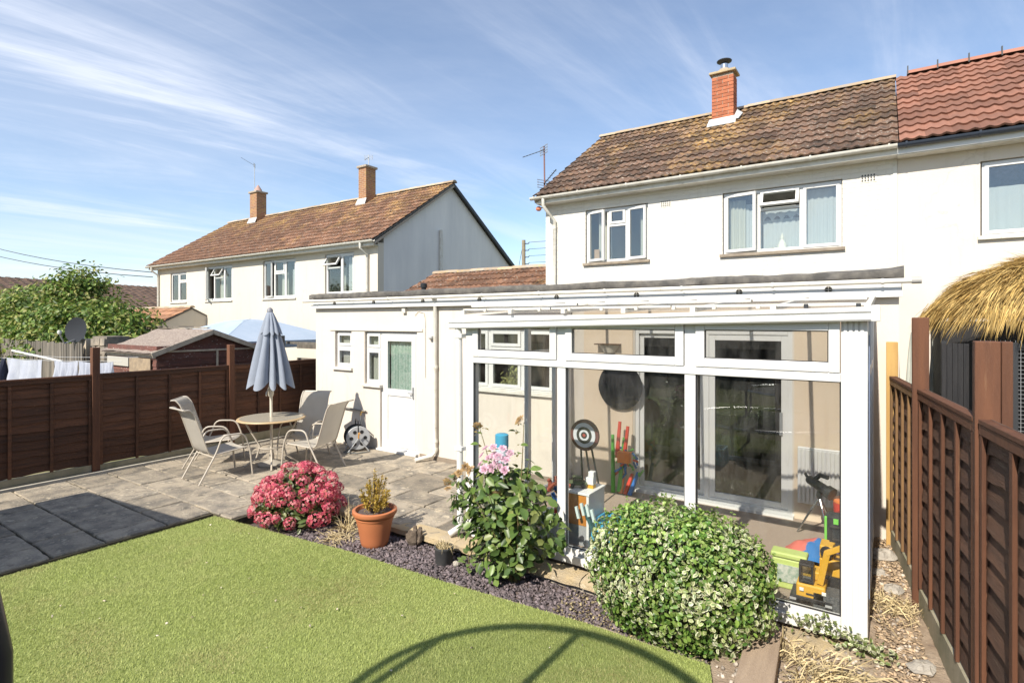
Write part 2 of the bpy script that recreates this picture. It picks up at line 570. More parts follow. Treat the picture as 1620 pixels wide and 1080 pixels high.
def rails(mb, x0, x1, z0, z1, y0, y1, t):
    """four butted frame members"""
    mb.box(x0, x0 + t, y0, y1, z0, z1); mb.box(x1 - t, x1, y0, y1, z0, z1)
    mb.box(x0 + t, x1 - t, y0, y1, z0, z0 + t); mb.box(x0 + t, x1 - t, y0, y1, z1 - t, z1)
    return mb
def window(parent, x0, x1, z0, z1, y, lights, sill=True, t=.055, sillmat=None, gm=None, d=.07, wname='window'):
    """frame is the part; sashes, panes and sill are its pieces. lights: (x0,x1,z0,z1,sash,swing,hinge) in fractions of the frame"""
    mb = rails(MB(), x0, x1, z0, z1, y, y + d, t)
    xs = sorted({l[0] for l in lights if l[0] > 0})
    for f in xs:
        xm = x0 + f * (x1 - x0)
        mb.box(xm - t * .45, xm + t * .45, y + .004, y + d - .004, z0 + t, z1 - t)
    for l in lights:
        if l[2] > 0:
            zm = z0 + l[2] * (z1 - z0)
            a = x0 + l[0] * (x1 - x0) + t * .45; b = x0 + l[1] * (x1 - x0) - t * .45
            mb.box(a, b, y + .002, y + d - .006, zm - t * .42, zm + t * .42)
    w = mb.build(wname, white, parent, bevel=.004)
    for l in lights:
        a = x0 + l[0] * (x1 - x0) + t * .5; b = x0 + l[1] * (x1 - x0) - t * .5
        c = z0 + l[2] * (z1 - z0) + t * .5; e = z0 + l[3] * (z1 - z0) - t * .5
        st, sw, hinge = l[4], l[5], l[6]
        px = a if hinge == 'l' else b
        loc = (px, y - .012, e if hinge == 't' else 0)
        rot = (0, 0, R(sw) * (-1 if hinge == 'l' else 1)) if hinge in 'lr' else (R(-sw), 0, 0)
        oz = e if hinge == 't' else 0
        if st:
            rails(MB(), a - px, b - px, c - oz, e - oz, 0, .05, .048).build('sash', white, w, loc=loc, rot=rot, bevel=.003)
            g = .045
        else:
            g = 0
            loc = (px, y + .01, oz); rot = (0, 0, 0)
        MB().box(a + g - px, b - g - px, .02, .028, c + g - oz, e - g - oz).build('pane', gm or glass, w, loc=loc, rot=rot)
    if sill:
        MB().box(x0 - .05, x1 + .05, y - .10, y + .03, z0 - .055, z0 - .002).build('sill', sillmat or offwhite, w, bevel=.006)
    return w
def curtain(parent, x0, x1, z0, z1, y, folds, amp, m, name='curtain', scallop=0.0):
    ph = rnd.random() * 6
    def fn(u, v):
        a = amp * (math.sin(u * folds * 2 * math.pi + ph) + .4 * math.sin(u * folds * 4.7 * math.pi + 1.3 * ph)) * (.6 + .4 * (1 - v))
        zt = z0 + scallop * abs(math.sin(u * math.pi * 4)) if scallop else z0
        return (x0 + (x1 - x0) * u, y + a, zt + (z1 - zt) * v)
    return MB().grid(max(12, folds * 8), 5, fn).build(name, m, parent, smooth=True, ang=180)

net = mat('net_curtain', (.78, .80, .80), rough=.9, translucent=.4)
curt_w = mat('cream_curtain', (.70, .68, .60), rough=.9, translucent=.3)
curt_g = mat('pale_green_patterned_curtain', (.50, .66, .56), (.70, .78, .70), scale=26, detail=3, rough=.9, translucent=.3, lo=.46, hi=.54)
# ================================================================== setting: ground, patio, lawn, beds
earth = mat('dry_earth', (.27, .20, .14), (.38, .30, .22), scale=5, rough=.97, bump=.9, bscale=45, spots=[((.16, .12, .09), 9, .58, .75), ((.50, .43, .34), 22, .64, .72)])
field = mat('rough_ground', (.16, .17, .07), (.24, .21, .11), scale=.4, rough=.97)
gm_ = MB().grid(24, 24, lambda u, v: (-420 + 840 * u, -420 + 840 * v, -.20))
props(gm_.build('ground', field), 'wide dry ground reaching out beyond the gardens', 'ground', kind='structure')

slab_m = mat('weathered_paving', (.37, .315, .24), (.215, .19, .155), scale=4.5, lo=.42, hi=.58, rough=.93, rand=.24, bump=1.0, bscale=55,
             spots=[((.50, .43, .32), 9, .55, .68), ((.13, .118, .10), 5.5, .56, .72), ((.52, .44, .27), 30, .62, .68), ((.10, .09, .08), 45, .62, .68)])
joint_m = mat('sandy_joint', (.05, .042, .03), (.12, .10, .06), scale=9, rough=1, bump=.6, bscale=120)
pb = MB()
pb.box(-9.86, -6.72, -1.2, 3.5, -.16, -.022); pb.box(-9.86, -6.30, 3.5, 4.45, -.16, -.022); pb.box(-9.86, -3.60, 4.45, 6.92, -.16, -.022)
patio = props(pb.build('patio', joint_m), 'weathered stone slab patio between the brown fence and the extension', 'patio', kind='structure')
slab_cache = {}
def slab(x0, x1, y0, y1):
    w, d = round(x1 - x0, 2), round(y1 - y0, 2)
    if (w, d) not in slab_cache:
        b = MB()
        j = lambda: rnd.uniform(-.009, .009)
        g, h, e = .011, .03, .009
        pts = []
        nx, ny = 5, 4
        ring = [(-w / 2 + g + (w - 2 * g) * i / nx, -d / 2 + g) for i in range(nx)] + [(w / 2 - g, -d / 2 + g + (d - 2 * g) * i / ny) for i in range(ny)] + \
               [(w / 2 - g - (w - 2 * g) * i / nx, d / 2 - g) for i in range(nx)] + [(-w / 2 + g, d / 2 - g - (d - 2 * g) * i / ny) for i in range(ny)]
        ring = [(x + j(), y + j()) for x, y in ring]
        n = len(ring)
        vs_ = [(x, y, -h) for x, y in ring] + [(x, y, -e) for x, y in ring] + [(x * (1 - 2 * e / w), y * (1 - 2 * e / d), 0) for x, y in ring]
        fs_ = [tuple(range(2 * n, 3 * n))]
        for lv in (0, 1):
            fs_ += [(lv * n + i, lv * n + (i + 1) % n, (lv + 1) * n + (i + 1) % n, (lv + 1) * n + i) for i in range(n)]
        b.add(vs_, fs_)
        slab_cache[(w, d)] = b.mesh('slab', slab_m)
    return piece('slab', slab_cache[(w, d)], patio, ((x0 + x1) / 2, (y0 + y1) / 2, rnd.uniform(-.004, .004)), (rnd.uniform(-.004, .004), rnd.uniform(-.004, .004), rnd.choice((0, math.pi))))
def pave(x0, x1, y0, y1, courses):
    y = y0; k = 0
    while y < y1 - .02:
        d = min(courses[k % len(courses)], y1 - y)
        if y1 - y - d < .2: d = y1 - y
        x = x0
        first = True
        while x < x1 - .02:
            w = rnd.choice((.45, .6, .6, .75, .9)) if not first else rnd.choice((.35, .5, .7))
            first = False
            w = min(w, x1 - x)
            if x1 - x - w < .28: w = x1 - x
            slab(x, x + w, y, y + d)
            x += w
        y += d; k += 1
pave(-9.80, -6.74, -.9, 3.5, (.6, .45, .6, .6))
pave(-9.80, -6.32, 3.5, 4.45, (.5, .45))
pave(-9.80, -3.80, 4.45, 6.86, (.62, .45, .68, .66))

# pale kerb strip along the fence foot
box('kerb', mat('pale_concrete', (.52, .48, .40), (.40, .37, .31), scale=8, rough=.95, bump=.4), patio, -9.92, -9.865, -1, 7.3, -.15, .02)

# lawn
turf_m = mat('turf_base', (.16, .20, .05), (.23, .26, .08), scale=60, rough=1)
lawn_pts = [(-6.72, -2.5), (-0.2, -2.5), (-0.55, 1.5), (-0.85, 3.45), (-0.98, 3.84), (-1.9, 3.84), (-3.3, 3.74), (-4.45, 3.70), (-5.5, 3.58), (-6.62, 3.47)]
def lawn_z(x, y):
    return -.055
lb = MB().prism([(x, y, -.17) for x, y in lawn_pts], (0, 0, .148))
lawn = props(lb.build('lawn', turf_m), 'short bright artificial grass lawn with a straight edge by the slabs', 'lawn', kind='structure')
def inside(P, poly):
    x, y = P[:, 0], P[:, 1]
    c = np.zeros(len(P), bool)
    j = len(poly) - 1
    for i in range(len(poly)):
        xi, yi = poly[i]; xj, yj = poly[j]
        c ^= ((yi > y) != (yj > y)) & (x < (xj - xi) * (y - yi) / (yj - yi + 1e-12) + xi)
        j = i
    return c
n_bl = 420000
P = np.column_stack([nr.uniform(-6.74, -.2, n_bl), nr.uniform(-.4, 3.86, n_bl)])
P = P[inside(P, lawn_pts)]
n_bl = len(P)
ang = nr.uniform(0, 2 * np.pi, n_bl)
hgt = nr.uniform(.008, .019, n_bl)
lean = nr.uniform(.3, 1.0, n_bl) * hgt
ang2 = 1.9 + .9 * np.sin(P[:, 0] * 1.7 + np.sin(P[:, 1] * 1.3)) + .7 * np.sin(P[:, 1] * 2.3 + P[:, 0] * .6) + nr.normal(0, 1.1, n_bl)
wd = nr.uniform(.0018, .0034, n_bl)
base = np.column_stack([P, np.full(n_bl, -.023)])
sv = np.column_stack([np.cos(ang), np.sin(ang), np.zeros(n_bl)]) * wd[:, None]
tip = base + np.column_stack([np.cos(ang2) * lean, np.sin(ang2) * lean, hgt])
V = np.stack([base - sv, base + sv, tip], 1).reshape(-1, 3)
blade_m = mat('turf_blade', (.36, .425, .12), (.435, .465, .175), scale=1.1, rough=.62, island=.24, translucent=.25, spots=[((.40, .37, .17), 300, .60, .7), ((.37, .335, .14), 1.1, .52, .74)])
go = bpy.data.objects.new('grass', raw_mesh('grass', V, np.arange(len(V)).reshape(-1, 3), blade_m))
props(link(go, lawn), kind='stuff')

# planted bed: soil, slate chips, edging
soil = mat('dark_soil', (.10, .075, .07), (.15, .115, .10), scale=12, rough=1, bump=.8, bscale=60)
bed_pts = [(-6.62, 3.46), (-5.5, 3.60), (-4.45, 3.72), (-3.3, 3.76), (-1.9, 3.86), (-.55, 3.86), (-.55, 4.62), (-6.3, 4.62), (-6.62, 4.3)]
bb = MB().prism([(x, y, -.19) for x, y in bed_pts], (0, 0, .06))
props(bb.build('planting_bed', soil), 'narrow soil bed between the lawn and the stone edge', 'bed', kind='structure')
def chips(name, poly, n, z, smin, smax, m, label, cat, flat=.25, tilt=.5, parent=None):
    xs = [p[0] for p in poly]; ys = [p[1] for p in poly]
    P = np.column_stack([nr.uniform(min(xs), max(xs), n), nr.uniform(min(ys), max(ys), n)])
    P = P[inside(P, poly)]
    n = len(P)
    cube = np.array([[-1, -1, -1], [1, -.8, -1], [.8, 1, -1], [-.9, .7, -1], [-.8, -.9, 1], [.9, -.7, 1], [.6, .8, 1], [-.7, .6, 1]], float)
    V = cube[None] * (1 + nr.uniform(-.35, .35, (n, 8, 3)))
    s = nr.uniform(smin, smax, (n, 1, 1)) * np.concatenate([np.ones((n, 1, 1)), nr.uniform(.5, .9, (n, 1, 1)), np.full((n, 1, 1), flat)], 2)
    V = V * s * .5
    a, b_, c_ = nr.uniform(0, 6.28, n), nr.normal(0, tilt, n), nr.normal(0, tilt, n)
    def rot(V, ax, t):
        c, s_ = np.cos(t)[:, None], np.sin(t)[:, None]
        i, j = [(1, 2), (2, 0), (0, 1)][ax]
        vi, vj = V[:, :, i].copy(), V[:, :, j].copy()
        V[:, :, i] = vi * c - vj * s_; V[:, :, j] = vi * s_ + vj * c
    rot(V, 0, b_); rot(V, 1, c_); rot(V, 2, a)
    zz = z(P[:, 0], P[:, 1]) if callable(z) else np.full(n, z)
    V = V + np.column_stack([P, zz + nr.uniform(0, .014, n)])[:, None, :]
    Q = np.array([[0, 2, 1], [0, 3, 2], [4, 5, 6], [4, 6, 7], [0, 1, 5], [0, 5, 4], [1, 2, 6], [1, 6, 5], [2, 3, 7], [2, 7, 6], [3, 0, 4], [3, 4, 7]])
    F = (np.arange(n)[:, None, None] * 8 + Q[None]).reshape(-1, 3)
    o = bpy.data.objects.new(name, raw_mesh(name, V.reshape(-1, 3), F, m))
    return props(link(o, parent), label, cat, kind='stuff')
slate_m = mat('plum_slate', (.165, .13, .132), (.11, .092, .098), scale=30, rough=.75, island=.55, spots=[((.42, .36, .32), 40, .66, .7)])
slate_poly = [(-5.6, 3.62), (-4.45, 3.76), (-3.3, 3.80), (-1.9, 3.90), (-.95, 3.92), (-.95, 4.44), (-5.7, 4.44)]
chips('slate_gravel', slate_poly, 8500, -.128, .018, .055, slate_m, 'plum coloured slate chippings covering the bed', 'slate chips')
edge_m = mat('worn_edging_brick', (.33, .25, .18), (.24, .21, .18), scale=6, rough=.95, rand=.25, bump=.6, bscale=90)
edging = thing('brick_edging', (-4, 3.75, -.1), 'row of sunken worn bricks edging the lawn beside the slate', 'edging')
ep = [(-5.9, 3.57), (-5.5, 3.615), (-4.45, 3.745), (-3.3, 3.785), (-1.9, 3.885), (-1.05, 3.90)]
eb = MB().box(-.105, .105, -.05, .05, -.06, 0).mesh('brick', edge_m)
tot = 0
for (xa, ya), (xb, yb) in zip(ep, ep[1:]):
    L_ = math.hypot(xb - xa, yb - ya); k = int(L_ / .22)
    for i in range(k):
        t = (i + .5) / k
        piece('brick', eb, edging, (xa + (xb - xa) * t, ya + (yb - ya) * t, -.075 + rnd.uniform(-.006, .006)), (rnd.uniform(-.04, .04), rnd.uniform(-.03, .03), math.atan2(yb - ya, xb - xa) + rnd.uniform(-.03, .03)))

# stone edge of the patio / plinth in front of the glazing
stone_m = mat('yellow_lime_stone', (.50, .385, .22), (.40, .33, .23), scale=5, rough=.95, rand=.12, bump=.9, bscale=55, spots=[((.62, .53, .38), 12, .6, .7), ((.24, .21, .17), 8, .64, .76)])
plinth = thing('stone_plinth', (-3.4, 4.5, -.15), 'low yellowish stone ledge running under the conservatory front', 'plinth')
box('footing', mat('pale_footing', (.42, .37, .30), (.33, .29, .24), scale=7, rough=.95, bump=.6), plinth, -5.75, -.2, 4.46, 4.60, -.18, -.072)
x = -5.78
while x < -.25:
    w = rnd.uniform(.55, .95)
    w = min(w, -.2 - x)
    if -.2 - x - w < .3: w = -.2 - x
    b = MB()
    nx = 10
    z1 = rnd.uniform(-.004, .008)
    b.grid(nx, 4, lambda u, v: (x + .004 + (w - .008) * u, 4.40 + rnd.uniform(-.006, .006) + .21 * max(0, v - .33) / .67, -.07 + (z1 + .07) * min(1, v / .33) + rnd.uniform(-.005, .005)))
    b.box(x + .006, x + w - .006, 4.42, 4.60, -.071, z1 - .012)
    b.build('stone', stone_m, plinth, smooth=True, ang=60)
    x += w

# earth strip by the far fence
strip = [(-.95, 1.2), (1.2, 1.2), (1.0, 7.0), (-.11, 7.0), (-.11, 4.6), (-.6, 4.55), (-.62, 3.88), (-.98, 3.86), (-.82, 3.4)]
def strip_z(x, y):
    return -.06 + .10 * np.clip((y - 3.2) / 3, 0, 1)
sb = MB()
def sfn(u, v):
    y = 1.0 + 6.0 * v
    xl = np.interp(y, [1, 3.4, 3.86, 4.62, 4.66, 7], [-.42, -.82, -.99, -.99, -.10, -.10])
    x = xl + (1.1 - xl) * u
    return (x, y, float(strip_z(x, y)) + rnd.uniform(-.012, .012))
sb.grid(30, 70, sfn)
props(sb.build('earth_strip', earth, smooth=True, ang=180), 'bare stony earth between the conservatory and the far fence', 'earth', kind='structure')
chip_m = mat('dry_wood_chip', (.46, .34, .22), (.36, .27, .18), scale=20, rough=.95, island=.5)
chips('wood_chippings', [(-.05, 4.3), (.25, 4.3), (.12, 6.9), (-.09, 6.9)], 1900, lambda x, y: strip_z(x, y) + .004, .01, .04, chip_m, 'dry bark and straw litter strewn beside the conservatory post', 'wood chips', flat=.12, tilt=.35)
chips('stone_rubble', [(-.95, 3.3), (.2, 2.6), (.2, 6.8), (-.08, 6.8), (-.08, 4.6), (-.95, 4.5)], 1300, lambda x, y: strip_z(x, y) - .002, .01, .04, mat('pale_rubble', (.46, .40, .33), (.34, .29, .24), scale=20, rough=.95, island=.4), 'small pale stones scattered over the bare earth', 'rubble', flat=.6)
litter_m = mat('fallen_leaf', (.40, .34, .19), (.28, .21, .12), scale=20, rough=.9, island=.5)
chips('leaf_litter', [(-2.3, 3.88), (-.95, 3.86), (-.9, 4.4), (-2.3, 4.4)], 800, -.105, .010, .030, litter_m, 'yellowing fallen leaves lying round the variegated bush', 'leaf litter', flat=.06, tilt=.4)
chips('lawn_litter', [(-6.5, .6), (-1.1, .6), (-1.2, 3.7), (-6.4, 3.4)], 110, -.008, .008, .022, mat('bleached_petal', (.62, .56, .45), (.34, .27, .16), scale=20, rough=.9, island=.5), 'a few dry petals and leaf scraps scattered on the lawn', 'litter', flat=.08, tilt=.4)
rock_m = mat('pale_rock', (.46, .42, .36), (.33, .30, .26), scale=9, rough=.95, bump=.8, bscale=50)
def rock(loc, s, label, name='rock', m=rock_m, seed=0):
    rr = random.Random(seed)
    b = MB()
    nu, nv = 10, 6
    for i in range(nv + 1):
        ph = math.pi * i / nv - math.pi / 2
        for j in range(nu):
            t = 2 * math.pi * j / nu
            k = 1 + rr.uniform(-.22, .22)
            b.v.append((s[0] * k * math.cos(ph) * math.cos(t), s[1] * k * math.cos(ph) * math.sin(t), s[2] * (math.sin(ph) * k * .8 + .45)))
    for i in range(nv):
        for j in range(nu):
            b.f.append((i * nu + j, i * nu + (j + 1) % nu, (i + 1) * nu + (j + 1) % nu, (i + 1) * nu + j))
    o = b.build(name, m, loc=loc, rot=(0, 0, rr.uniform(0, 6)))
    return props(o, label, 'rock')
rock((-.02, 6.35, .03), (.10, .13, .07), 'large pale rock at the foot of the bare timber post', seed=3)
rock((.06, 5.65, .02), (.09, .07, .05), 'flattish pale stone midway along the earth strip', seed=4)
rock((.20, 4.55, -.01), (.10, .07, .04), 'pale stone lying by the near gravel board', seed=5)
rock((-.05, 5.95, .02), (.07, .06, .045), 'small grey stone close to the conservatory side', seed=6)
rock((-3.52, 4.22, -.12), (.035, .035, .04), 'small white pebble beside the grey pot', seed=8)

# ================================================================== roof helper
TW, GA = .30, .325
def tile_mesh(name, m, nseg=12, h=.025):
    b = MB()
    L_ = GA + .05
    def prof(u):
        return h * (.5 + .5 * math.cos(2 * math.pi * (2 * u - .5))) ** 1.6
    for i in range(nseg + 1):
        u = i / nseg
        x = (u - .5) * TW
        b.v += [(x, 0, .036 + prof(u)), (x, L_, .004 + prof(u)), (x, .006, .006 + prof(u))]
    for i in range(nseg):
        a = i * 3; c = a + 3
        b.f += [(a, c, c + 1, a + 1), (a, a + 2, c + 2, c)]
    return b.mesh(name, m, smooth=True, ang=50)
def tiled_roof(root, x0, x1, ey, ez, ry, rz, by, bz, m, rows, limit=300, deck_m=None, seg=12, from_hi=True):
    p = math.atan2(rz - ez, ry - ey)
    d = .05
    b = MB().prism([(x0 + .01, ey + .02, ez - .01), (x0 + .01, ry, rz), (x0 + .01, by, bz), (x0 + .01, by, bz - d), (x0 + .01, ry, rz - d - .02), (x0 + .01, ey + .02, ez - d)], (x1 - x0 - .02, 0, 0))
    roof = b.build('roof', deck_m or felt, root)
    tm = tile_mesh('tile', m, seg)
    L_ = math.hypot(ry - ey, rz - ez)
    g = L_ / rows
    n = int(round((x1 - x0) / TW))
    w = (x1 - x0) / n
    spots = [(i, j) for i in (range(n - 1, -1, -1) if from_hi else range(n)) for j in range(rows)]
    rest = []
    for k, (i, j) in enumerate(spots):
        s_ = j * g - .02
        loc = Vector((x0 + (i + .5) * w, ey + math.cos(p) * s_, ez + math.sin(p) * s_)) + Vector((0, -math.sin(p), math.cos(p))) * rnd.uniform(.0, .006)
        e = (p + rnd.uniform(-.008, .008), rnd.uniform(-.008, .008), rnd.uniform(-.008, .008))
        if k < limit:
            piece('tile', tm, roof, loc, e, (w / TW * 1.01, g / GA, 1))
        else:
            rest.append(Matrix.LocRotScale(loc, Euler(e), Vector((w / TW * 1.01, g / GA, 1))))
    if rest:
        b = MB()
        vs_ = [v.co.copy() for v in tm.vertices]; fs_ = [tuple(f.vertices) for f in tm.polygons]
        for M in rest:
            b.add([M @ v for v in vs_], fs_)
        props(b.build('tiles', m, roof, smooth=True, ang=50), kind='stuff')
    return roof, p
def ridge(roof, x0, x1, y, z, m, r=.11, step=.45):
    b = MB()
    pts = [(0, r * math.cos(t), r * .75 * math.sin(t)) for t in [math.pi * i / 8 for i in range(9)]]
    n = int(round((x1 - x0) / step)); w = (x1 - x0) / n
    for i in range(9):
        b.v += [(0, pts[i][1], pts[i][2]), (w * 1.02, pts[i][1] * .97, pts[i][2] * .97)]
    for i in range(8):
        b.f.append((2 * i, 2 * i + 1, 2 * i + 3, 2 * i + 2))
    b.f += [tuple(2 * i for i in range(9)), tuple(2 * i + 1 for i in reversed(range(9)))]
    me = b.mesh('ridge_tile', m, smooth=True, ang=50)
    for k in range(n):
        piece('ridge_tile', me, roof, (x0 + k * w, y, z + rnd.uniform(-.006, .006)), (0, rnd.uniform(-.01, .01), 0))
ridge_m = mat('lichened_ridge_tile', (.42, .30, .18), (.34, .30, .26), scale=7, rough=.95, rand=.2, bump=.6, spots=[((.55, .38, .14), 9, .58, .7)])

def gutter(parent, x0, x1, y, z, m, r=.055, brackets=1.0, name='gutter'):
    b = MB()
    n = 10
    prof = [(r * math.cos(t), r * math.sin(t)) for t in [math.pi + math.pi * i / n for i in range(n + 1)]] + [(r * .82 * math.cos(t), r * .82 * math.sin(t)) for t in [2 * math.pi - math.pi * i / n for i in range(n + 1)]]
    b.prism([(x0, y + a, z + c) for a, c in prof], (x1 - x0, 0, 0))
    g = b.build(name, m, parent, smooth=True, ang=50)
    k = max(1, int((x1 - x0) / brackets))
    for i in range(k + 1):
        xx = x0 + .1 + (x1 - x0 - .2) * i / k
        pr = [(r * 1.12 * math.cos(t), r * 1.12 * math.sin(t)) for t in [math.pi + math.pi * i_ / 8 for i_ in range(9)]]
        MB().prism([(xx - .012, y + a, z + c) for a, c in pr] + [(xx - .012, y + r * 1.12, z + .012), (xx - .012, y - r * 1.12, z + .012)], (.024, 0, 0)).build('bracket', m, g)
    return g

# ================================================================== main house
WY = 10.0
house = thing('semi_detached_house', (-2.9, 10, 0), 'white painted brick house with mossy tiled roof behind the glazed extension', 'house')
hw = [(-4.98, -3.68, 3.44, 4.52), (-2.34, -.55, 3.44, 4.52)]
b = MB()
wall(b, -5.9, .145, 0, 4.78, WY, WY + .25, hw + [(-2.6, -.6, 0, 2.2)])
b.build('front_wall', brick_white, house)
b = MB().prism([(-5.898, 10.25, 0), (-5.898, 16, 0), (-5.898, 16, 4.78), (-5.898, 13, 6.80), (-5.898, 10.25, 5.03)], (.25, 0, 0))
b.build('gable_wall', render_w, house)
box('rear_wall', render_w, house, -5.6, .14, 15.75, 16, 0, 4.78)
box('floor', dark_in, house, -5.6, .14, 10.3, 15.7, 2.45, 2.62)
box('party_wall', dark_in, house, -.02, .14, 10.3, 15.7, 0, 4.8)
roof, pitch = tiled_roof(house, -6.02, .16, 9.70, 4.865, 13.0, 6.98, 16.3, 4.865, tile_old, 12)
ridge(roof, -6.04, .17, 13.0, 6.985, ridge_m)
box('fascia', offwhite, house, -5.98, .15, 9.745, 9.77, 4.715, 4.86)
box('soffit', offwhite, house, -5.98, .15, 9.77, 10.0, 4.715, 4.73)
gutter(house, -6.08, .15, 9.685, 4.845, offwhite, brackets=.95)
# verge mortar
MB().prism([(-6.015, 9.72, 4.80), (-6.015, 13, 6.92), (-6.015, 13, 6.85), (-6.015, 9.75, 4.74)], (.09, 0, 0)).build('verge', mortar, house)
dp = MB().tube([(-5.78, 9.685, 4.82), (-5.78, 9.685, 4.66), (-5.72, 9.82, 4.50), (-5.66, 9.945, 4.38), (-5.66, 9.945, 2.8)], .034, 10)
dpo = dp.build('downpipe', offwhite, house, smooth=True, ang=50)
MB().tube([(-5.66, 9.945, 4.20), (-5.66, 9.945, 4.28)], .041, 10).build('pipe_collar', offwhite, dpo, smooth=True, ang=50)
for vx, vz in ((-3.34, 4.46), (-.21, 4.48)):
    vb = MB().box(vx - .11, vx + .11, WY - .006, WY, vz - .07, vz + .07)
    av = vb.build('air_brick', brick_white, house)
    hb = MB()
    for i in range(5):
        for j in range(3):
            hb.box(vx - .085 + i * .038, vx - .067 + i * .038, WY - .010, WY - .0062, vz - .05 + j * .038, vz - .026 + j * .038)
    hb.build('vent', dark_metal, av)
box('corner_strip', offwhite, house, .10, .15, WY - .012, WY, 2.8, 4.715)

sill_m = mat('dark_stained_sill', (.30, .25, .19), (.22, .18, .14), scale=9, rough=.9)
fy = WY + .05
w1 = window(house, -4.97, -3.69, 3.46, 4.51, fy, [(0, .36, 0, 1, 1, 16, 'l'), (.36, .66, 0, .68, 0, 0, 'l'), (.36, .66, .68, 1, 1, 0, 't'), (.66, 1, 0, 1, 1, 9, 'l')], sillmat=sill_m)
curtain(w1, -4.78, -4.50, 3.5, 4.48, fy + .16, 4, .02, curt_w)
curtain(w1, -3.90, -3.74, 3.5, 4.48, fy + .16, 3, .02, curt_w)
box('ornament', mat('tan_card', (.45, .28, .17), rough=.8), w1, -4.85, -4.74, fy + .09, fy + .11, 3.52, 3.74)
w2 = window(house, -2.33, -.56, 3.46, 4.51, fy, [(0, .32, 0, 1, 1, 10, 'l'), (.32, .68, 0, .68, 0, 0, 'l'), (.32, .68, .68, 1, 1, 24, 't'), (.68, 1, 0, 1, 1, 0, 'r')], sillmat=sill_m)
curtain(w2, -2.26, -2.0, 3.5, 4.40, fy + .15, 4, .02, curt_w)
curtain(w2, -2.0, -1.74, 3.5, 4.32, fy + .17, 3, .015, net)
curtain(w2, -1.72, -1.14, 3.5, 4.02, fy + .17, 6, .012, net)
curtain(w2, -1.72, -1.14, 3.98, 4.16, fy + .14, 4, .012, net, name='pelmet', scallop=.09)
curtain(w2, -1.08, -.62, 3.5, 4.44, fy + .15, 5, .014, net)
MB().lathe([(.07, 0), (.075, .04), (.05, .09), (.022, .14), (.03, .17), (.008, .23), (.002, .26)], 12, (-1.42, fy + .10, 3.52)).build('ornament', mat('cream_china', (.8, .76, .66), rough=.3), w2, smooth=True)
# stack
CX0, CX1, CY0, CY1, CZ0, CZ1 = -3.075, -2.635, 12.20, 12.535, 6.30, 7.56
ch = box('chimney', mortar, house, CX0 + .012, CX1 - .012, CY0 + .012, CY1 - .012, CZ0, CZ1 - .01)
bfull = MB().box(-.1075, .1075, -.05, .05, -.032, .032).mesh('brick', brick_red)
bhalf = MB().box(-.05, .05, -.05, .05, -.032, .032).mesh('brick', brick_red)
nc = int((CZ1 - CZ0) / .075)
for c in range(nc):
    zc_ = CZ0 + .0375 + c * .075
    seq = [(bhalf, .05), (bfull, .22), (bhalf, .39)] if c % 2 else [(bfull, .1075), (bfull, .3325)]
    for yy in (CY0 + .05, CY1 - .05):
        for me, dx in seq:
            piece('brick', me, ch, (CX0 + dx, yy + rnd.uniform(-.003, .003), zc_), (0, 0, rnd.uniform(-.01, .01)))
    for xx in (CX0 + .05, CX1 - .05):
        for me, dy in ([(bhalf, .1675)]):
            piece('brick', me, ch, (xx, CY0 + dy, zc_), (0, 0, math.pi / 2))
MB().prism([(CX0 - .05, CY0 - .05, CZ1), (CX1 + .05, CY0 - .05, CZ1), (CX1 + .05, CY1 + .05, CZ1), (CX0 - .05, CY1 + .05, CZ1)], (0, 0, .05)).build('chimney_cap', stone_m, ch, bevel=.01)
MB().lathe([(.17, 7.61), (.13, 7.66), (.105, 7.68), (.10, 7.70)], 20, (-2.855, 12.36, 0)).build('flaunching', mortar, ch, smooth=True)
cw = MB().lathe([(.075, 7.68), (.075, 7.80), (.07, 7.805)], 20, (-2.855, 12.36, 0))
cw.build('cowl', steel, ch, smooth=True)
MB().lathe([(.04, 7.80), (.15, 7.855), (.155, 7.87), (.145, 7.88), (.01, 7.885)], 24, (-2.855, 12.36, 0)).build('cowl_hood', dark_metal, ch, smooth=True)
tz = lambda y: 4.865 + (y - 9.70) * math.tan(pitch)
MB().prism([(CX0 - .07, CY0 - .14, tz(CY0 - .14) + .065), (CX1 + .07, CY0 - .14, tz(CY0 - .14) + .065), (CX1 + .05, CY0 - .006, tz(CY0) + .15), (CX0 - .05, CY0 - .006, tz(CY0) + .15)], (0, .002, -.02)).build('flashing', lead, ch)
MB().prism([(CX1 + .003, CY0 - .05, tz(CY0) + .05), (CX1 + .12, CY0 - .05, tz(CY0) + .06), (CX1 + .12, CY1, tz(CY1) + .06), (CX1 + .003, CY1, tz(CY1) + .16)], (0, 0, .015)).build('flashing', lead, ch)
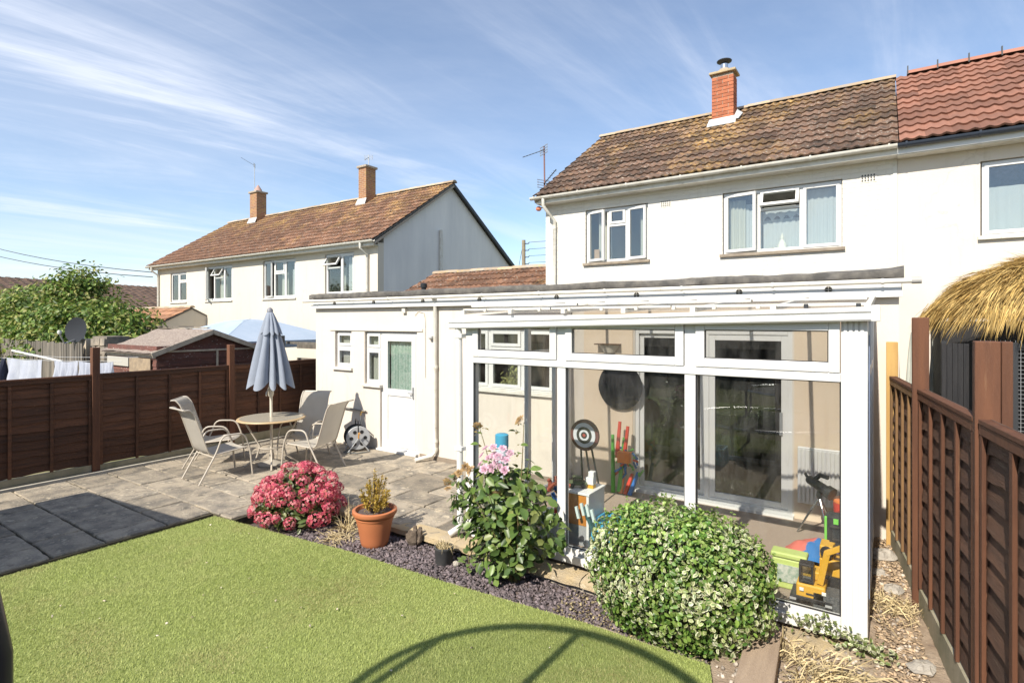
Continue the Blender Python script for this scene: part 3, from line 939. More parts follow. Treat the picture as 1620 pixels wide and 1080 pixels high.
# aerial on the gable
an = thing('television_aerial', (-6.11, 10.3, 4.8), 'pair of slatted television aerials on one pole at the gable corner', 'aerial')
MB().tube([(-6.10, 10.3, 4.7), (-6.12, 10.3, 6.08)], .017, 8).build('mast', mat('rusty_mast', (.20, .10, .09), rough=.6), an, smooth=True)
box('bracket', grey_metal, an, -6.10, -5.9, 10.28, 10.32, 4.72, 4.76)
def yagi(parent, c, d, L_, m=grey_metal):
    c = Vector(c); d = Vector(d).normalized()
    s_ = d.cross(Vector((0, 0, 1))).normalized()
    a = MB().bar(c, c + d * L_, .014, .014)
    bo = a.build('boom', dark_metal, parent)
    for i in range(5):
        q = c + d * (L_ * (.3 + .15 * i))
        MB().bar(q - s_ * .05, q + s_ * .05, .006, .006).build('element', m, bo)
    rf = MB()
    for k in range(4):
        zz = (k - 1.5) * .055
        rf.bar(c + Vector((0, 0, zz)) - s_ * .17, c + Vector((0, 0, zz)) + s_ * .17, .012, .012)
    for k in (-1, 1):
        rf.bar(c + s_ * .15 * k + Vector((0, 0, -.09)), c + s_ * .15 * k + Vector((0, 0, .09)), .007, .007)
    rf.build('reflector', m, parent)
yagi(an, (-6.12, 10.28, 6.0), (-.45, -.75, -.38), .55)
yagi(an, (-6.12, 10.28, 5.26), (.8, -.35, .42), .5)
fs_ = thing('security_light', (-5.95, 9.9, 4.66), 'small orange lamp head fixed under the eaves corner', 'lamp')
MB().lathe([(.03, 0), (.055, .02), (.06, .06), (.03, .09)], 14, (-5.99, 9.86, 4.60)).build('lamp_head', mat('faded_orange_plastic', (.62, .22, .13), rough=.5), fs_, smooth=True)
MB().tube([(-5.97, 9.87, 4.66), (-5.91, 9.95, 4.68), (-5.90, 10.0, 4.68)], .012, 6).build('arm', dark_metal, fs_, smooth=True)

# ================================================================== adjoining house
nh = thing('adjoining_house', (2.5, 10, 0), 'cream rendered house with new red roof adjoining the white one', 'house')
b = MB()
wall(b, .152, 5.2, 0, 4.78, WY + .004, WY + .25, [(1.1, 2.9, 3.46, 4.52)])
b.build('front_wall', render_c, nh)
MB().prism([(4.95, 10.25, 0), (4.95, 16, 0), (4.95, 16, 4.78), (4.95, 13, 6.8), (4.95, 10.25, 5.03)], (.24, 0, 0)).build('gable_wall', render_c, nh)
box('rear_wall', render_c, nh, .16, 4.9, 15.75, 16, 0, 4.78)
box('floor', dark_in, nh, .18, 4.9, 10.3, 15.7, 2.45, 2.62)
r2, p2_ = tiled_roof(nh, .175, 5.3, 9.70, 4.868, 13.0, 6.985, 16.3, 4.868, tile_new, 12, from_hi=False)
rt_new = mat('new_ridge_tile', (.36, .16, .11), (.30, .14, .10), scale=6, rough=.8, rand=.1)
ridge(r2, .35, 5.3, 13.0, 7.0, rt_new, r=.12)
for i in range(6):
    box('ridge_clip', dark_metal, r2, .35 + i * .45, .37 + i * .45, 12.87, 12.91, 6.98, 7.14)
box('fascia', white, nh, .152, 5.2, 9.75, 9.77, 4.715, 4.86)
box('soffit', offwhite, nh, .152, 5.2, 9.77, 10.0, 4.700, 4.714)
gutter(nh, .155, 5.2, 9.69, 4.845, mat('slate_grey_gutter', (.035, .045, .065), rough=.35), brackets=.8)
w3 = window(nh, 1.12, 2.88, 3.48, 4.51, fy, [(0, .34, 0, 1, 1, 0, 'l'), (.34, 1, 0, 1, 0, 0, 'l')])
curtain(w3, 1.2, 1.72, 3.5, 4.18, fy + .16, 3, .012, net, scallop=0)

# ================================================================== flat roofed extension
EY = 6.90
ext = thing('rear_extension', (-4.6, 7, 0), 'long flat roofed cream extension with a white back door', 'extension')
K = EY / 6.838
dx0, dx1, dz1 = -7.93, -6.68, 2.10
holes = [(-8.78, -8.30, 1.42, 2.11), (-7.94, -7.53, 1.15, 2.11), (-7.53, -6.62, .02, 2.11), (-5.42, -3.95, 1.24, 2.19), (-2.72, -.86, .10, 2.20)]
b = MB()
wall(b, -9.36, .12, -.15, 2.60, EY, EY + .22, holes)
b.build('front_wall', render_c, ext)
b = MB(); wall(b, EY + .22, 10.0, -.15, 2.6, -9.36, -9.14, axis='y'); b.build('side_wall', render_c, ext)
b = MB(); wall(b, EY + .22, 9.99, -.15, 2.6, -.10, .12, axis='y'); b.build('side_wall', render_c, ext)
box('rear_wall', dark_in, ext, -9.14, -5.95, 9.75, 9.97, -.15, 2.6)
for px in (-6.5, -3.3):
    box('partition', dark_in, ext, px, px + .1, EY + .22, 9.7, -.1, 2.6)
box('floor', mat('dark_wood_floor', (.10, .06, .035), (.07, .045, .03), scale=4, rough=.35), ext, -9.1, -.12, EY + .22, 13, -.1, .06)
box('roof', felt, ext, -9.42, .145, EY - .02, 9.995, 2.62, 2.79)
# ragged felt edge
b = MB()
nseg = 90
def edge(u, v):
    x = -9.44 + 9.6 * u
    k = math.sin(u * 41) * .006 + rnd.uniform(-.006, .006)
    end = .018 * max(0, (u - .985) / .015)
    prof = [(EY - .085, 2.728), (EY - .105, 2.745), (EY - .10, 2.815), (EY - .03, 2.832 + end), (EY + .1, 2.80)]
    y, z = prof[int(round(v * 4))]
    return (x, y, z + k + (end if v > .4 else 0))
b.grid(nseg, 4, edge)
b.build('felt_edge', felt, ext, smooth=True, ang=60)
box('fascia', white, ext, -9.38, .14, EY - .05, EY - .025, 2.60, 2.735)
box('lower_fascia', white, ext, -9.40, .15, EY - .085, EY - .051, 2.545, 2.615, bevel=.004)
rg = MB().tube([(-9.56, EY - .15, 2.690), (-4.5, EY - .15, 2.696), (.24, EY - .15, 2.705)], .026, 12).build('gutter_pipe', offwhite, ext, smooth=True, ang=50)
for i in range(10):
    xx = -9.2 + i * 1.02
    MB().tube([(xx - .012, EY - .15, 2.691 + .0013 * i), (xx + .012, EY - .15, 2.691 + .0013 * i)], .032, 12).build('bracket', offwhite, rg, smooth=True, ang=50)
MB().tube([(.22, EY - .15, 2.705), (.30, EY - .15, 2.705)], .034, 12).build('end_cap', mat('grey_end_cap', (.36, .35, .33), rough=.6), rg, smooth=True, ang=50)
for vx in (-8.726, -7.637, -6.435, -5.24, -3.863, -2.673, -1.415, -.505):
    vb = MB().lathe([(.036, 0), (.036, .006)], 18)
    v_ = MB(); v_.v = [(vx + x_, EY - .052 - z_, 2.640 + y_) for x_, y_, z_ in vb.v]; v_.f = vb.f
    vo = v_.build('soffit_vent', mat('vent_black', (.03, .025, .02), rough=.7), ext)
    MB().box(vx - .033, vx + .033, EY - .064, EY - .0585, 2.637, 2.643).box(vx - .003, vx + .003, EY - .0645, EY - .0585, 2.610, 2.670).build('vent_bar', offwhite, vo)
box('lintel', render_c, ext, -8.92, -6.48, EY - .018, EY, 2.125, 2.17)
b = MB()
for x0_, x1_ in ((-9.36, -7.56), (-6.60, -3.7)):
    b.box(x0_, x1_, EY - .02, EY, -.15, .04)
ww = window(ext, -8.77, -8.31, 1.43, 2.10, EY + .05, [(0, 1, 0, .57, 1, 0, 'l'), (0, 1, .57, 1, 1, 0, 't')], t=.05)
box('blind', mat('grey_blind', (.45, .42, .38), rough=.9), ww, -8.72, -8.36, EY + .14, EY + .15, 1.45, 2.08)
ww = window(ext, -7.93, -7.54, 1.16, 2.10, EY + .05, [(0, 1, 0, .68, 1, 0, 'l'), (0, 1, .68, 1, 1, 0, 't')], t=.05)
curtain(ww, -7.90, -7.57, 1.18, 2.08, EY + .15, 4, .015, curt_w)
# door
dm = rails(MB(), -7.525, -6.625, .02, 2.10, EY + .04, EY + .10, .055)
door = dm.build('door', white, ext, bevel=.004)
lf = rails(MB(), -7.468, -6.682, .08, 2.045, EY + .03, EY + .085, .10)
lf.box(-7.368, -6.782, EY + .032, EY + .083, .98, 1.10)
lf.build('door_leaf', white, door, bevel=.004)
box('door_panel', white, door, -7.368, -6.782, EY + .05, EY + .07, .18, .98)
box('pane', glass, door, -7.368, -6.782, EY + .05, EY + .058, 1.10, 1.945)
curtain(door, -7.36, -6.79, 1.06, 1.97, EY + .12, 7, .018, curt_g)
MB().box(-6.745, -6.715, EY + .012, EY + .03, .96, 1.16).tube([(-6.73, EY + .005, 1.06), (-6.73, EY - .02, 1.06), (-6.82, EY - .02, 1.06)], .009, 8).build('handle', grey_metal, door)
box('threshold', white, door, -7.56, -6.59, EY - .07, EY + .03, -.0, .035)
# window seen through the glazed lean-to
ww = window(ext, -5.41, -3.96, 1.26, 2.18, EY + .05, [(0, .2, 0, 1, 1, 0, 'l'), (.2, .62, 0, .68, 1, 0, 'l'), (.2, .62, .68, 1, 1, 0, 't'), (.62, 1, 0, 1, 1, 0, 'l')], t=.055)
ytl = nr.normal(size=(220, 3)) * np.array([.13, .03, .07]) + np.array([-4.78, EY + .22, 1.36])
leaf_attr = mat('leaf', (0, 0, 0), attr='Col', rough=.55, island=.25, translucent=.28)
leaves('pot_plant', ytl, nr.normal(size=(220, 3)) + np.array([0, -1, .5]), .09, .025, pick([(.45, .40, .10), (.25, .28, .06)], 220), pick([(.6, .55, .25)], 220), leaf_attr, ww)
# downpipe with shoe
dpb = MB().tube([(-6.16, EY - .10, 2.70), (-6.16, EY - .05, 2.60), (-6.16, EY - .045, .14), (-6.20, EY - .10, .08), (-6.34, EY - .34, .035)], .034, 12)
dpo = dpb.build('downpipe', offwhite, ext, smooth=True, ang=50)
for zz in (1.52, .30, .16):
    MB().tube([(-6.16, EY - .045, zz), (-6.16, EY - .045, zz + .05)], .042, 12).build('pipe_collar', offwhite, dpo, smooth=True, ang=50)
box('vent_box', offwhite, ext, -6.94, -6.86, EY - .05, EY, 2.44, 2.53, bevel=.006)
box('base_course', mat('damp_base', (.30, .24, .18), (.22, .18, .14), scale=9, rough=.95, bump=.5), ext, -6.55, -3.80, EY - .012, EY, -.12, .055)
# small fittings on its wall
cb_ = MB().tube([(-6.66, EY - .012, 2.40), (-6.58, EY - .014, 2.47), (-6.45, EY - .012, 2.44), (-6.42, EY - .012, 2.3), (-6.42, EY - .012, 1.35)], .005, 5)
cb_.build('cable', offwhite, ext)
MB().lathe([(.02, 0), (.045, .02), (.045, .05), (.02, .07)], 12, (-6.27, EY - .04, 2.0)).build('wall_sensor', mat('pale_grey_plastic', (.5, .5, .5), rough=.5), ext, smooth=True)
tp = thing('water_pipe', (-8.4, EY - .05, .6), 'grey water pipe with brass tap along the wall above the hose reel', 'pipe')
MB().tube([(-8.92, EY - .04, .675), (-8.3, EY - .045, .67), (-7.86, EY - .04, .655)], .015, 8).build('pipe', mat('grey_lagging', (.20, .19, .17), rough=.8), tp, smooth=True)
MB().tube([(-7.93, EY - .0, .64), (-7.93, EY - .09, .64), (-7.93, EY - .10, .58)], .014, 8).build('tap', mat('brass', (.45, .30, .10), rough=.35, metal=.8), tp, smooth=True)
MB().tube([(-7.93, EY - .10, .58), (-7.90, EY - .12, .4), (-7.80, EY - .14, .3)], .009, 8).build('hose_tail', mat('hose_grey', (.12, .13, .13), rough=.6), tp, smooth=True)

# small outbuilding roof between the houses
lr = thing('link_roof_building', (-8, 11.5, 0), 'low outhouse with mossy tiled roof behind the flat roof', 'outhouse')
box('wall', render_c, lr, -10.3, -6.05, 10.2, 12.9, 0, 2.75)
rr_, _ = tiled_roof(lr, -10.45, -6.0, 10.0, 2.86, 11.6, 3.62, 13.2, 2.86, tile_left, 5, limit=300)
ridge(rr_, -10.45, -6.0, 11.6, 3.62, ridge_m)
fl = thing('flue_pipe', (-9.0, 9.0, 2.6), 'short black flue pipe standing on the flat roof', 'flue')
MB().lathe([(.055, 2.6), (.055, 3.05), (.075, 3.06), (.075, 3.14), (.03, 3.16)], 14, (-8.62, 9.2, 0)).build('pipe', black_pl, fl, smooth=True)
# ================================================================== neighbour house across the fence
LY = 12.0
lh = thing('neighbour_house', (-20.5, 12, 0), 'cream rendered pair of houses with terracotta roof and grey gable end', 'house')
lw = [(-26.7, -25.25, 3.13, 4.46), (-23.66, -21.6, 3.13, 4.56), (-19.46, -17.43, 3.13, 4.56), (-15.8, -14.32, 3.18, 4.56)]
b = MB(); wall(b, -27.95, -13.2, 0, 4.78, LY, LY + .25, lw); b.build('front_wall', render_l, lh)
b = MB().prism([(-13.2, LY + .251, 0), (-13.2, 19.4, 0), (-13.2, 19.4, 4.6), (-13.2, 15.55, 7.24), (-13.2, LY + .251, 5.02)], (-.25, 0, 0)).build('gable_wall', gable_g, lh)
box('quoin', render_l, lh, -13.43, -13.195, LY - .006, LY - .002, 0, 4.78)
b = MB().prism([(-27.95, LY + .25, 0), (-27.95, 19.4, 0), (-27.95, 19.4, 4.6), (-27.95, 15.55, 7.2), (-27.95, LY + .25, 4.9)], (.25, 0, 0)).build('gable_wall', render_l, lh)
box('rear_wall', render_l, lh, -27.7, -13.5, 19.15, 19.4, 0, 4.6)
box('floor', dark_in, lh, -27.6, -13.5, LY + .3, 19, 2.5, 2.65)
rf, lp = tiled_roof(lh, -28.25, -13.05, LY - .32, 4.83, 15.55, 7.36, 19.7, 4.58, tile_left, 14, limit=300, seg=8)
ridge(rf, -28.25, -13.03, 15.55, 7.37, ridge_m, r=.13)
MB().prism([(-13.10, LY - .3, 4.74), (-13.10, 15.55, 7.28), (-13.10, 15.55, 7.20), (-13.10, LY - .25, 4.68)], (.05, 0, 0)).build('verge', mortar, lh)
MB().prism([(-13.10, 15.55, 7.30), (-13.10, 19.7, 4.52), (-13.10, 19.65, 4.42), (-13.10, 15.55, 7.2)], (.07, 0, 0)).build('bargeboard', dark_metal, lh)
box('fascia', offwhite, lh, -28.2, -13.1, LY - .27, LY - .24, 4.66, 4.82)
box('soffit', offwhite, lh, -28.2, -13.1, LY - .24, LY, 4.66, 4.68)
gutter(lh, -28.3, -13.02, LY - .34, 4.81, offwhite, r=.065, brackets=1.1)
for px in (-13.62, -27.75):
    MB().tube([(px, LY - .34, 4.78), (px, LY - .34, 4.6), (px, LY - .06, 4.4), (px, LY - .06, 1.5)], .045, 10).build('downpipe', offwhite, lh, smooth=True, ang=50)
MB().tube([(-13.12, 14.9, 2.5), (-13.12, 14.9, 5.55)], .06, 12).build('soil_pipe', offwhite, lh, smooth=True, ang=50)
for (gx, y0_, y1_, z0_, z1_) in ((-13.2, 15.45, 16.0, 2.95, 3.5), (-13.2, 16.7, 17.6, 2.95, 3.45)):
    gw = MB()
    gw.box(gx, gx + .03, y0_, y1_, z0_, z0_ + .06).box(gx, gx + .03, y0_, y1_, z1_ - .06, z1_).box(gx, gx + .03, y0_, y0_ + .06, z0_ + .06, z1_ - .06).box(gx, gx + .03, y1_ - .06, y1_, z0_ + .06, z1_ - .06)
    g_ = gw.build('window', white, lh)
    box('pane', door_glass, g_, gx + .004, gx + .012, y0_ + .06, y1_ - .06, z0_ + .06, z1_ - .06)
    box('backing', dark_in, g_, gx + .001, gx + .003, y0_ + .06, y1_ - .06, z0_ + .06, z1_ - .06)
ly = LY + .05
L3 = [(0, .33, 0, 1, 1, 9, 'l'), (.33, .66, 0, .66, 0, 0, 'l'), (.33, .66, .66, 1, 1, 0, 't'), (.66, 1, 0, 1, 1, 0, 'r')]
q = window(lh, -26.68, -25.27, 3.15, 4.45, ly, [(0, .5, 0, 1, 1, 0, 'l'), (.5, 1, 0, .68, 0, 0, 'l'), (.5, 1, .68, 1, 1, 0, 't')], t=.09)
q = window(lh, -23.64, -21.62, 3.15, 4.55, ly, [(0, .30, 0, 1, 1, 35, 'l'), (.30, .68, 0, .66, 0, 0, 'l'), (.30, .68, .66, 1, 1, 30, 't'), (.68, 1, 0, 1, 1, 0, 'r')], t=.09)
curtain(q, -22.95, -22.4, 3.2, 4.3, ly + .2, 4, .03, curt_w)
q = window(lh, -19.44, -17.45, 3.15, 4.55, ly, L3, t=.09)
curtain(q, -18.6, -18.2, 3.2, 4.1, ly + .2, 4, .03, curt_w)
curtain(q, -17.95, -17.6, 3.2, 4.2, ly + .2, 4, .03, net)
q = window(lh, -15.78, -14.34, 3.20, 4.55, ly, [(0, .55, 0, .66, 0, 0, 'l'), (0, .55, .66, 1, 1, 32, 't'), (.55, 1, 0, 1, 1, 0, 'r')], t=.09)
curtain(q, -15.3, -15.0, 3.25, 4.1, ly + .2, 3, .03, curt_w)
curtain(q, -14.85, -14.42, 3.25, 4.45, ly + .2, 5, .03, net)
def far_stack(x0, x1, y0, y1, z0, z1, pot):
    c = box('chimney', brick_tex, lh, x0, x1, y0, y1, z0, z1)
    MB().box(x0 - .06, x1 + .06, y0 - .06, y1 + .06, z1, z1 + .09).build('chimney_cap', mortar, c, bevel=.015)
    zz = 4.83 + (y0 - (LY - .32)) * math.tan(lp)
    MB().prism([(x0 - .06, y0 - .12, zz + .02), (x1 + .06, y0 - .12, zz + .02), (x1 + .03, y0 - .01, zz + .26), (x0 - .03, y0 - .01, zz + .26)], (0, .01, -.03)).build('flashing', lead, c)
    if pot:
        MB().lathe([(.20, z1 + .09), (.16, z1 + .22), (.03, z1 + .42)], 12, ((x0 + x1) / 2, (y0 + y1) / 2, 0)).build('chimney_pot', mat('pink_clay_pot', (.40, .26, .22), rough=.8), c, smooth=True)
    return c
far_stack(-25.42, -24.85, 15.0, 15.5, 6.2, 8.45, True)
far_stack(-17.5, -17.06, 14.9, 15.4, 6.2, 8.42, False)
for (x_, y_, z_, hh, d_, lab) in ((-25.2, 15.1, 8.5, 1.4, (-.6, -.6, .5), 'thin television aerial on the mast beside the pointed chimney pot'), (-17.25, 15.2, 8.45, .55, (.5, -.7, -.4), 'flat slatted aerial on top of the taller square chimney')):
    t_ = thing('television_aerial', (x_, y_, z_), lab, 'aerial')
    MB().tube([(x_, y_, z_ - .3), (x_, y_, z_ + hh)], .018, 6).build('mast', grey_metal, t_)
    yagi(t_, (x_, y_, z_ + hh - .1), d_, .7)

# ---- far rooftops and things beyond the fence
fh = thing('far_terrace', (-52, 20, 0), 'long low brown roofed terrace far behind the leafy tree', 'building')
A, B = Vector((-52.0, 12.3, 0)), Vector((-57.5, 28.5, 0))
A = A + (A - B) * .6
dn = (B - A).normalized(); sd = Vector((dn.y, -dn.x, 0))
sd = sd if sd.dot(Vector((1, -.3, 0))) > 0 else -sd
LEN = (B - A).length + 8
fb = MB()
H_ = 5.45
fb.prism([A + Vector((0, 0, H_)), A + sd * 4.6 + Vector((0, 0, 2.9)), A + sd * 4.6 + Vector((0, 0, 2.7)), A + Vector((0, 0, H_ - .3))], dn * LEN)
fr_ = fb.build('roof', tile_far, fh)
fb = MB()
rows_f = 16
for j in range(rows_f):                       # roll tiles, too far away to pick apart
    n_ = int(LEN / .6)
    for i in range(n_):
        c = A + dn * (i * .6 + .3) + sd * (4.6 * (1 - (j + .5) / rows_f)) + Vector((0, 0, 2.9 + (H_ - 2.9) * (j + .5) / rows_f + .02))
        up_ = (Vector((0, 0, H_ - 2.9)) - sd * 4.6).normalized()
        fb.bar(c - up_ * .16, c + up_ * .17 - Vector((0, 0, .03)), .3, .09, up=up_.cross(dn))
props(fb.build('tiles', tile_far, fr_), kind='stuff')
fb = MB().prism([A + sd * 4.4, A + sd * 4.4 + Vector((0, 0, 2.8)), A + sd * 4.1 + Vector((0, 0, 2.8)), A + sd * 4.1], dn * LEN)
fb.build('wall', render_l, fh)

ob = thing('tiled_outbuilding', (-26, 11, 0), 'small outbuilding with orange tiled roof against the cream house', 'outbuilding')
box('wall', render_l, ob, -32.5, -23.6, 10.1, 11.9, 0, 2.0)
rr_, _ = tiled_roof(ob, -32.6, -23.5, 9.75, 2.02, 11.4, 2.86, 12, 2.55, mat('orange_clay_tile', (.36, .19, .10), (.26, .14, .09), scale=3, rough=.9, rand=.3), 5, limit=150, seg=8)
ridge(rr_, -32.6, -23.5, 11.4, 2.86, ridge_m)
MB().prism([(-23.6, 9.85, 1.98), (-23.6, 11.4, 2.80), (-23.6, 12.0, 2.5), (-23.6, 12.0, 1.98)], (.05, 0, 0)).build('gable_infill', render_l, ob)

leaf_m = mat('tree_leaf', (0, 0, 0), attr='Col', rough=.5, island=.3, translucent=.3)
bark = mat('brown_bark', (.16, .115, .08), (.10, .075, .055), scale=14, rough=.95, bump=.8, bscale=40, stretch=(1, 1, .3))
def tree(name, base, lobes, n, size, cols, label, trunk_h, r=.16, group=None):
    t = thing(name, base, label, 'tree', group)
    bz = base[2]
    tb = MB().tube([base, (base[0] + .1, base[1], bz + trunk_h * .5), (base[0], base[1] + .1, bz + trunk_h)], [r, r * .8, r * .6], 10)
    for (c, s) in lobes:
        c_ = Vector(c)
        m_ = Vector((base[0], base[1] + .1, bz + trunk_h * .8))
        tb.tube([m_, m_.lerp(c_, .5) + Vector((0, 0, -.1)), c_], [r * .5, r * .3, r * .12], 6)
    tb.build('trunk', bark, t, smooth=True)
    Ps, Ns = [], []
    vol = np.array([s[0] * s[1] * s[2] for _, s in lobes]) ** .67
    for (c, s), k in zip(lobes, (vol / vol.sum() * n).astype(int)):
        # clumps on the surface of every lobe, leaves round each clump
        kc = max(6, k // 26)
        d = unit(nr.normal(size=(kc, 3)))
        cl = d * nr.uniform(.72, 1.06, (kc, 1)) * np.array(s) + np.array(c)
        idx = nr.integers(0, kc, k)
        off = nr.normal(size=(k, 3)) * np.array([1, 1, .75]) * size * 1.5
        Ps.append(cl[idx] + off)
        Ns.append(unit(d[idx] * .8 + unit(nr.normal(size=(k, 3))) * .8 + np.array([0, 0, .5])))
    P_, N_ = np.vstack(Ps), np.vstack(Ns)
    c = pick(cols, len(P_))
    o = leaves('crown', P_, N_, nr.uniform(.7, 1.3, len(P_)) * size, nr.uniform(.4, .7, len(P_)) * size, c, c * 1.15, leaf_m, t)
    props(o, kind='stuff')
    return t
tree('leafy_tree', (-22.5, 7.0, -.2),
     [((-25.8, 6.6, 2.2), (2.0, 1.6, 1.05)), ((-23.2, 6.7, 2.4), (1.6, 1.4, 1.1)), ((-21.6, 7.0, 3.15), (.75, .8, .85)), ((-20.8, 6.4, 2.0), (1.6, 1.3, .85)),
      ((-18.9, 6.6, 1.95), (1.5, 1.2, .85)), ((-17.4, 6.6, 1.85), (.8, .8, .6)), ((-23.0, 5.6, 1.5), (2.6, 1.0, .65)), ((-28.5, 6.6, 2.1), (1.5, 1.4, 1.1)), ((-19.2, 5.6, 1.55), (1.0, .8, .5))],
     40000, .135, [(.085, .15, .022), (.13, .20, .035), (.19, .25, .05), (.27, .27, .08), (.06, .11, .02)], 'spreading leafy tree with yellowish green foliage beyond the washing line', 1.9)

of = thing('old_picket_fence', (-19, 4.9, -.2), 'weathered grey vertical board fence below the leafy tree', 'fence')
gw_m = mat('silvered_wood', (.19, .165, .135), (.11, .10, .085), scale=12, rough=.95, rand=.25, stretch=(1, 1, .12), bump=.4)
box('rail', gw_m, of, -24, -15.2, 4.99, 5.03, 1.2, 1.3)
xx = -23.9
k = 0
pm = MB().box(-.07, .07, -.012, .012, -1.0, 1.0).mesh('board', gw_m)
while xx < -15.2:
    piece('board', pm, of, (xx, 4.96, .78 + rnd.uniform(-.02, .03)), (0, rnd.uniform(-.01, .01), rnd.uniform(-.08, .08)))
    xx += .163
sw = thing('rough_stone_wall', (-15, 6.5, 0), 'rough grey stone garden wall behind the red shed', 'wall')
swm = mat('rubble_stone', (.30, .25, .19), (.16, .145, .125), scale=4, rough=.97, rand=.3, bump=1, bscale=18)
box('core', swm, sw, -15.35, -14.55, 5.2, 5.65, -.2, 1.95)
stone_meshes = []
for s_ in range(4):
    b = MB()
    rr2 = random.Random(50 + s_)
    b.box(-.5, .5, -.5, .5, -.5, .5)
    b.v = [(x + rr2.uniform(-.12, .12), y, z + rr2.uniform(-.12, .12)) for x, y, z in b.v]
    stone_meshes.append(b.mesh('stone', swm))
for row in range(10):
    xx = -15.35 + rnd.uniform(0, .1)
    while xx < -14.6:
        w_ = rnd.uniform(.16, .34)
        piece('stone', rnd.choice(stone_meshes), sw, (xx + w_ / 2, 5.19, .2 + row * .18), (0, 0, 0), (w_ * .95, .08, .16))
        xx += w_
box('coping', swm, sw, -16.0, -14.5, 7.4, 7.8, 1.0, 2.14)
box('coping', swm, sw, -24.0, -16.0, 7.4, 7.8, 1.0, 2.16)
ds = thing('satellite_dish', (-15.0, 5.1, 1.9), 'dark grey satellite dish mounted above the old board fence', 'dish')
b = MB()
dd = Vector((.35, -.92, .12)).normalized(); da = dd.cross(Vector((0, 0, 1))).normalized(); du = da.cross(dd)
dc = Vector((-15.75, 5.0, 2.10))
b.grid(8, 20, lambda u, v: dc + (da * math.cos(v * 2 * math.pi) * 1.08 + du * math.sin(v * 2 * math.pi)) * .30 * max(u, .001) - dd * .06 * (1 - u * u))
b.build('reflector', mat('dish_grey', (.028, .031, .037), rough=.8, spec=.2), ds, smooth=True, ang=180)
MB().tube([dc + du * -.24, dc + dd * .22 - du * .34, dc + dd * .36 - du * .12], .018, 6).build('feed_arm', grey_metal, ds)
MB().lathe([(.03, -.04), (.045, 0), (.03, .05)], 10, tuple(dc + dd * .36 - du * .10)).build('feed_horn', mat('pale_plastic', (.55, .55, .53), rough=.5), ds, smooth=True)
MB().tube([dc - dd * .08, dc - dd * .2 - du * .12, dc - dd * .2 - du * .6], .03, 8).build('bracket', grey_metal, ds)
MB().box(-16.0, -15.5, 5.12, 5.6, -.2, 1.88).build('pier', mat('pale_block', (.50, .42, .31), (.42, .36, .28), scale=5, rough=.95), sw)

# washing line with laundry
wl = thing('rotary_line', (-14.6, 4.0, -.2), 'white rotary clothes line arm carrying washing lines beyond the fence', 'clothes line')
MB().tube([(-14.0, 4.4, -.2), (-14.0, 4.4, 1.2)], .022, 8).build('post', grey_metal, wl)
MB().bar((-15.9, 3.9, 1.66), (-13.6, 4.1, 1.50), .03, .03).build('arm', mat('white_painted_tube', (.7, .7, .68), rough=.4), wl)
for z_, y_ in ((1.505, 4.0), (1.56, 4.25)):
    MB().tube([(-17.2, y_, z_ - .06), (-14, y_, z_), (-10.6, y_, z_ + .12)], .004, 4).build('line', mat('line_wire', (.5, .5, .5), rough=.5), wl)
cloth_w = mat('white_cotton', (.50, .525, .60), (.42, .45, .54), scale=5, rough=.9, translucent=.25)
cloth_n = mat('navy_cotton', (.02, .025, .05), rough=.9)
def laundry(x0, x1, y, zt, zb, m, label, folds=5, slope=.0):
    def fn(u, v):
        return (x0 + (x1 - x0) * u, y + .10 * (1.05 - v) * math.sin(u * folds * 6.28 + 1.5 * math.sin(u * 5)) + .05 * math.sin(u * folds * 17 + 3 * v) * (1.2 - v), zb + (zt - zb) * v - .03 * math.sin(u * math.pi) + slope * u)
    o = MB().grid(folds * 16, 10, fn).build('hanging_sheet', m, smooth=True, ang=180)
    return props(o, label, 'laundry', 'washing on the line')
laundry(-16.7, -14.35, 4.0, 1.47, .75, cloth_w, 'plain white sheet pegged out below the tree trunk', 3, .04)
laundry(-13.70, -12.5, 4.0, 1.53, .8, cloth_w, 'pale towel with dark mark on the washing line', 4, .03)
laundry(-12.45, -10.9, 4.0, 1.56, .8, cloth_w, 'creased white sheet hanging behind the tall fence post', 6, .05)
laundry(-17.1, -16.75, 4.0, 1.46, .8, cloth_n, 'dark navy garment at the far end of the washing line', 2)

# shed
shed = thing('garden_shed', (-12.3, 5.7, -.2), 'faded red timber shed with worn felt roof beyond the fence', 'shed')
shed_m = mat('peeling_red_boards', (.15, .06, .045), (.10, .05, .04), scale=6, rough=.9, rand=.25, stretch=(1, 1, 3), bump=.4, spots=[((.45, .40, .36), 14, .62, .68)])
felt_s = mat('shingled_shed_felt', (.36, .30, .25), (.20, .155, .13), scale=16, rough=.97, bump=.8, bscale=40, stretch=(1, 2.5, 1))
GX, SY0, SY1, SX0 = -11.4, 4.88, 6.90, -13.6
bm1 = MB().box(SX0, GX + .005, -.07, .07, -.011, .011)
for i in range(15):
    z_ = -.1 + i * .128
    for nm, (a, c) in (('front', ((SX0, SY0), (GX, SY0))),):
        MB().prism([(SX0, SY0 - .012, z_), (SX0, SY0, z_ + .132), (SX0, SY0 + .01, z_ + .132), (SX0, SY0 + .01, z_)], (GX - SX0, 0, 0)).build('board', shed_m, shed)
    zt_ = z_ + .132
    half = (SY1 - SY0) / 2
    MB().prism([(GX + .014, SY0, z_), (GX, SY0, zt_), (GX - .01, SY0, zt_), (GX - .01, SY0, z_)], (0, SY1 - SY0, 0)).build('board', shed_m, shed)
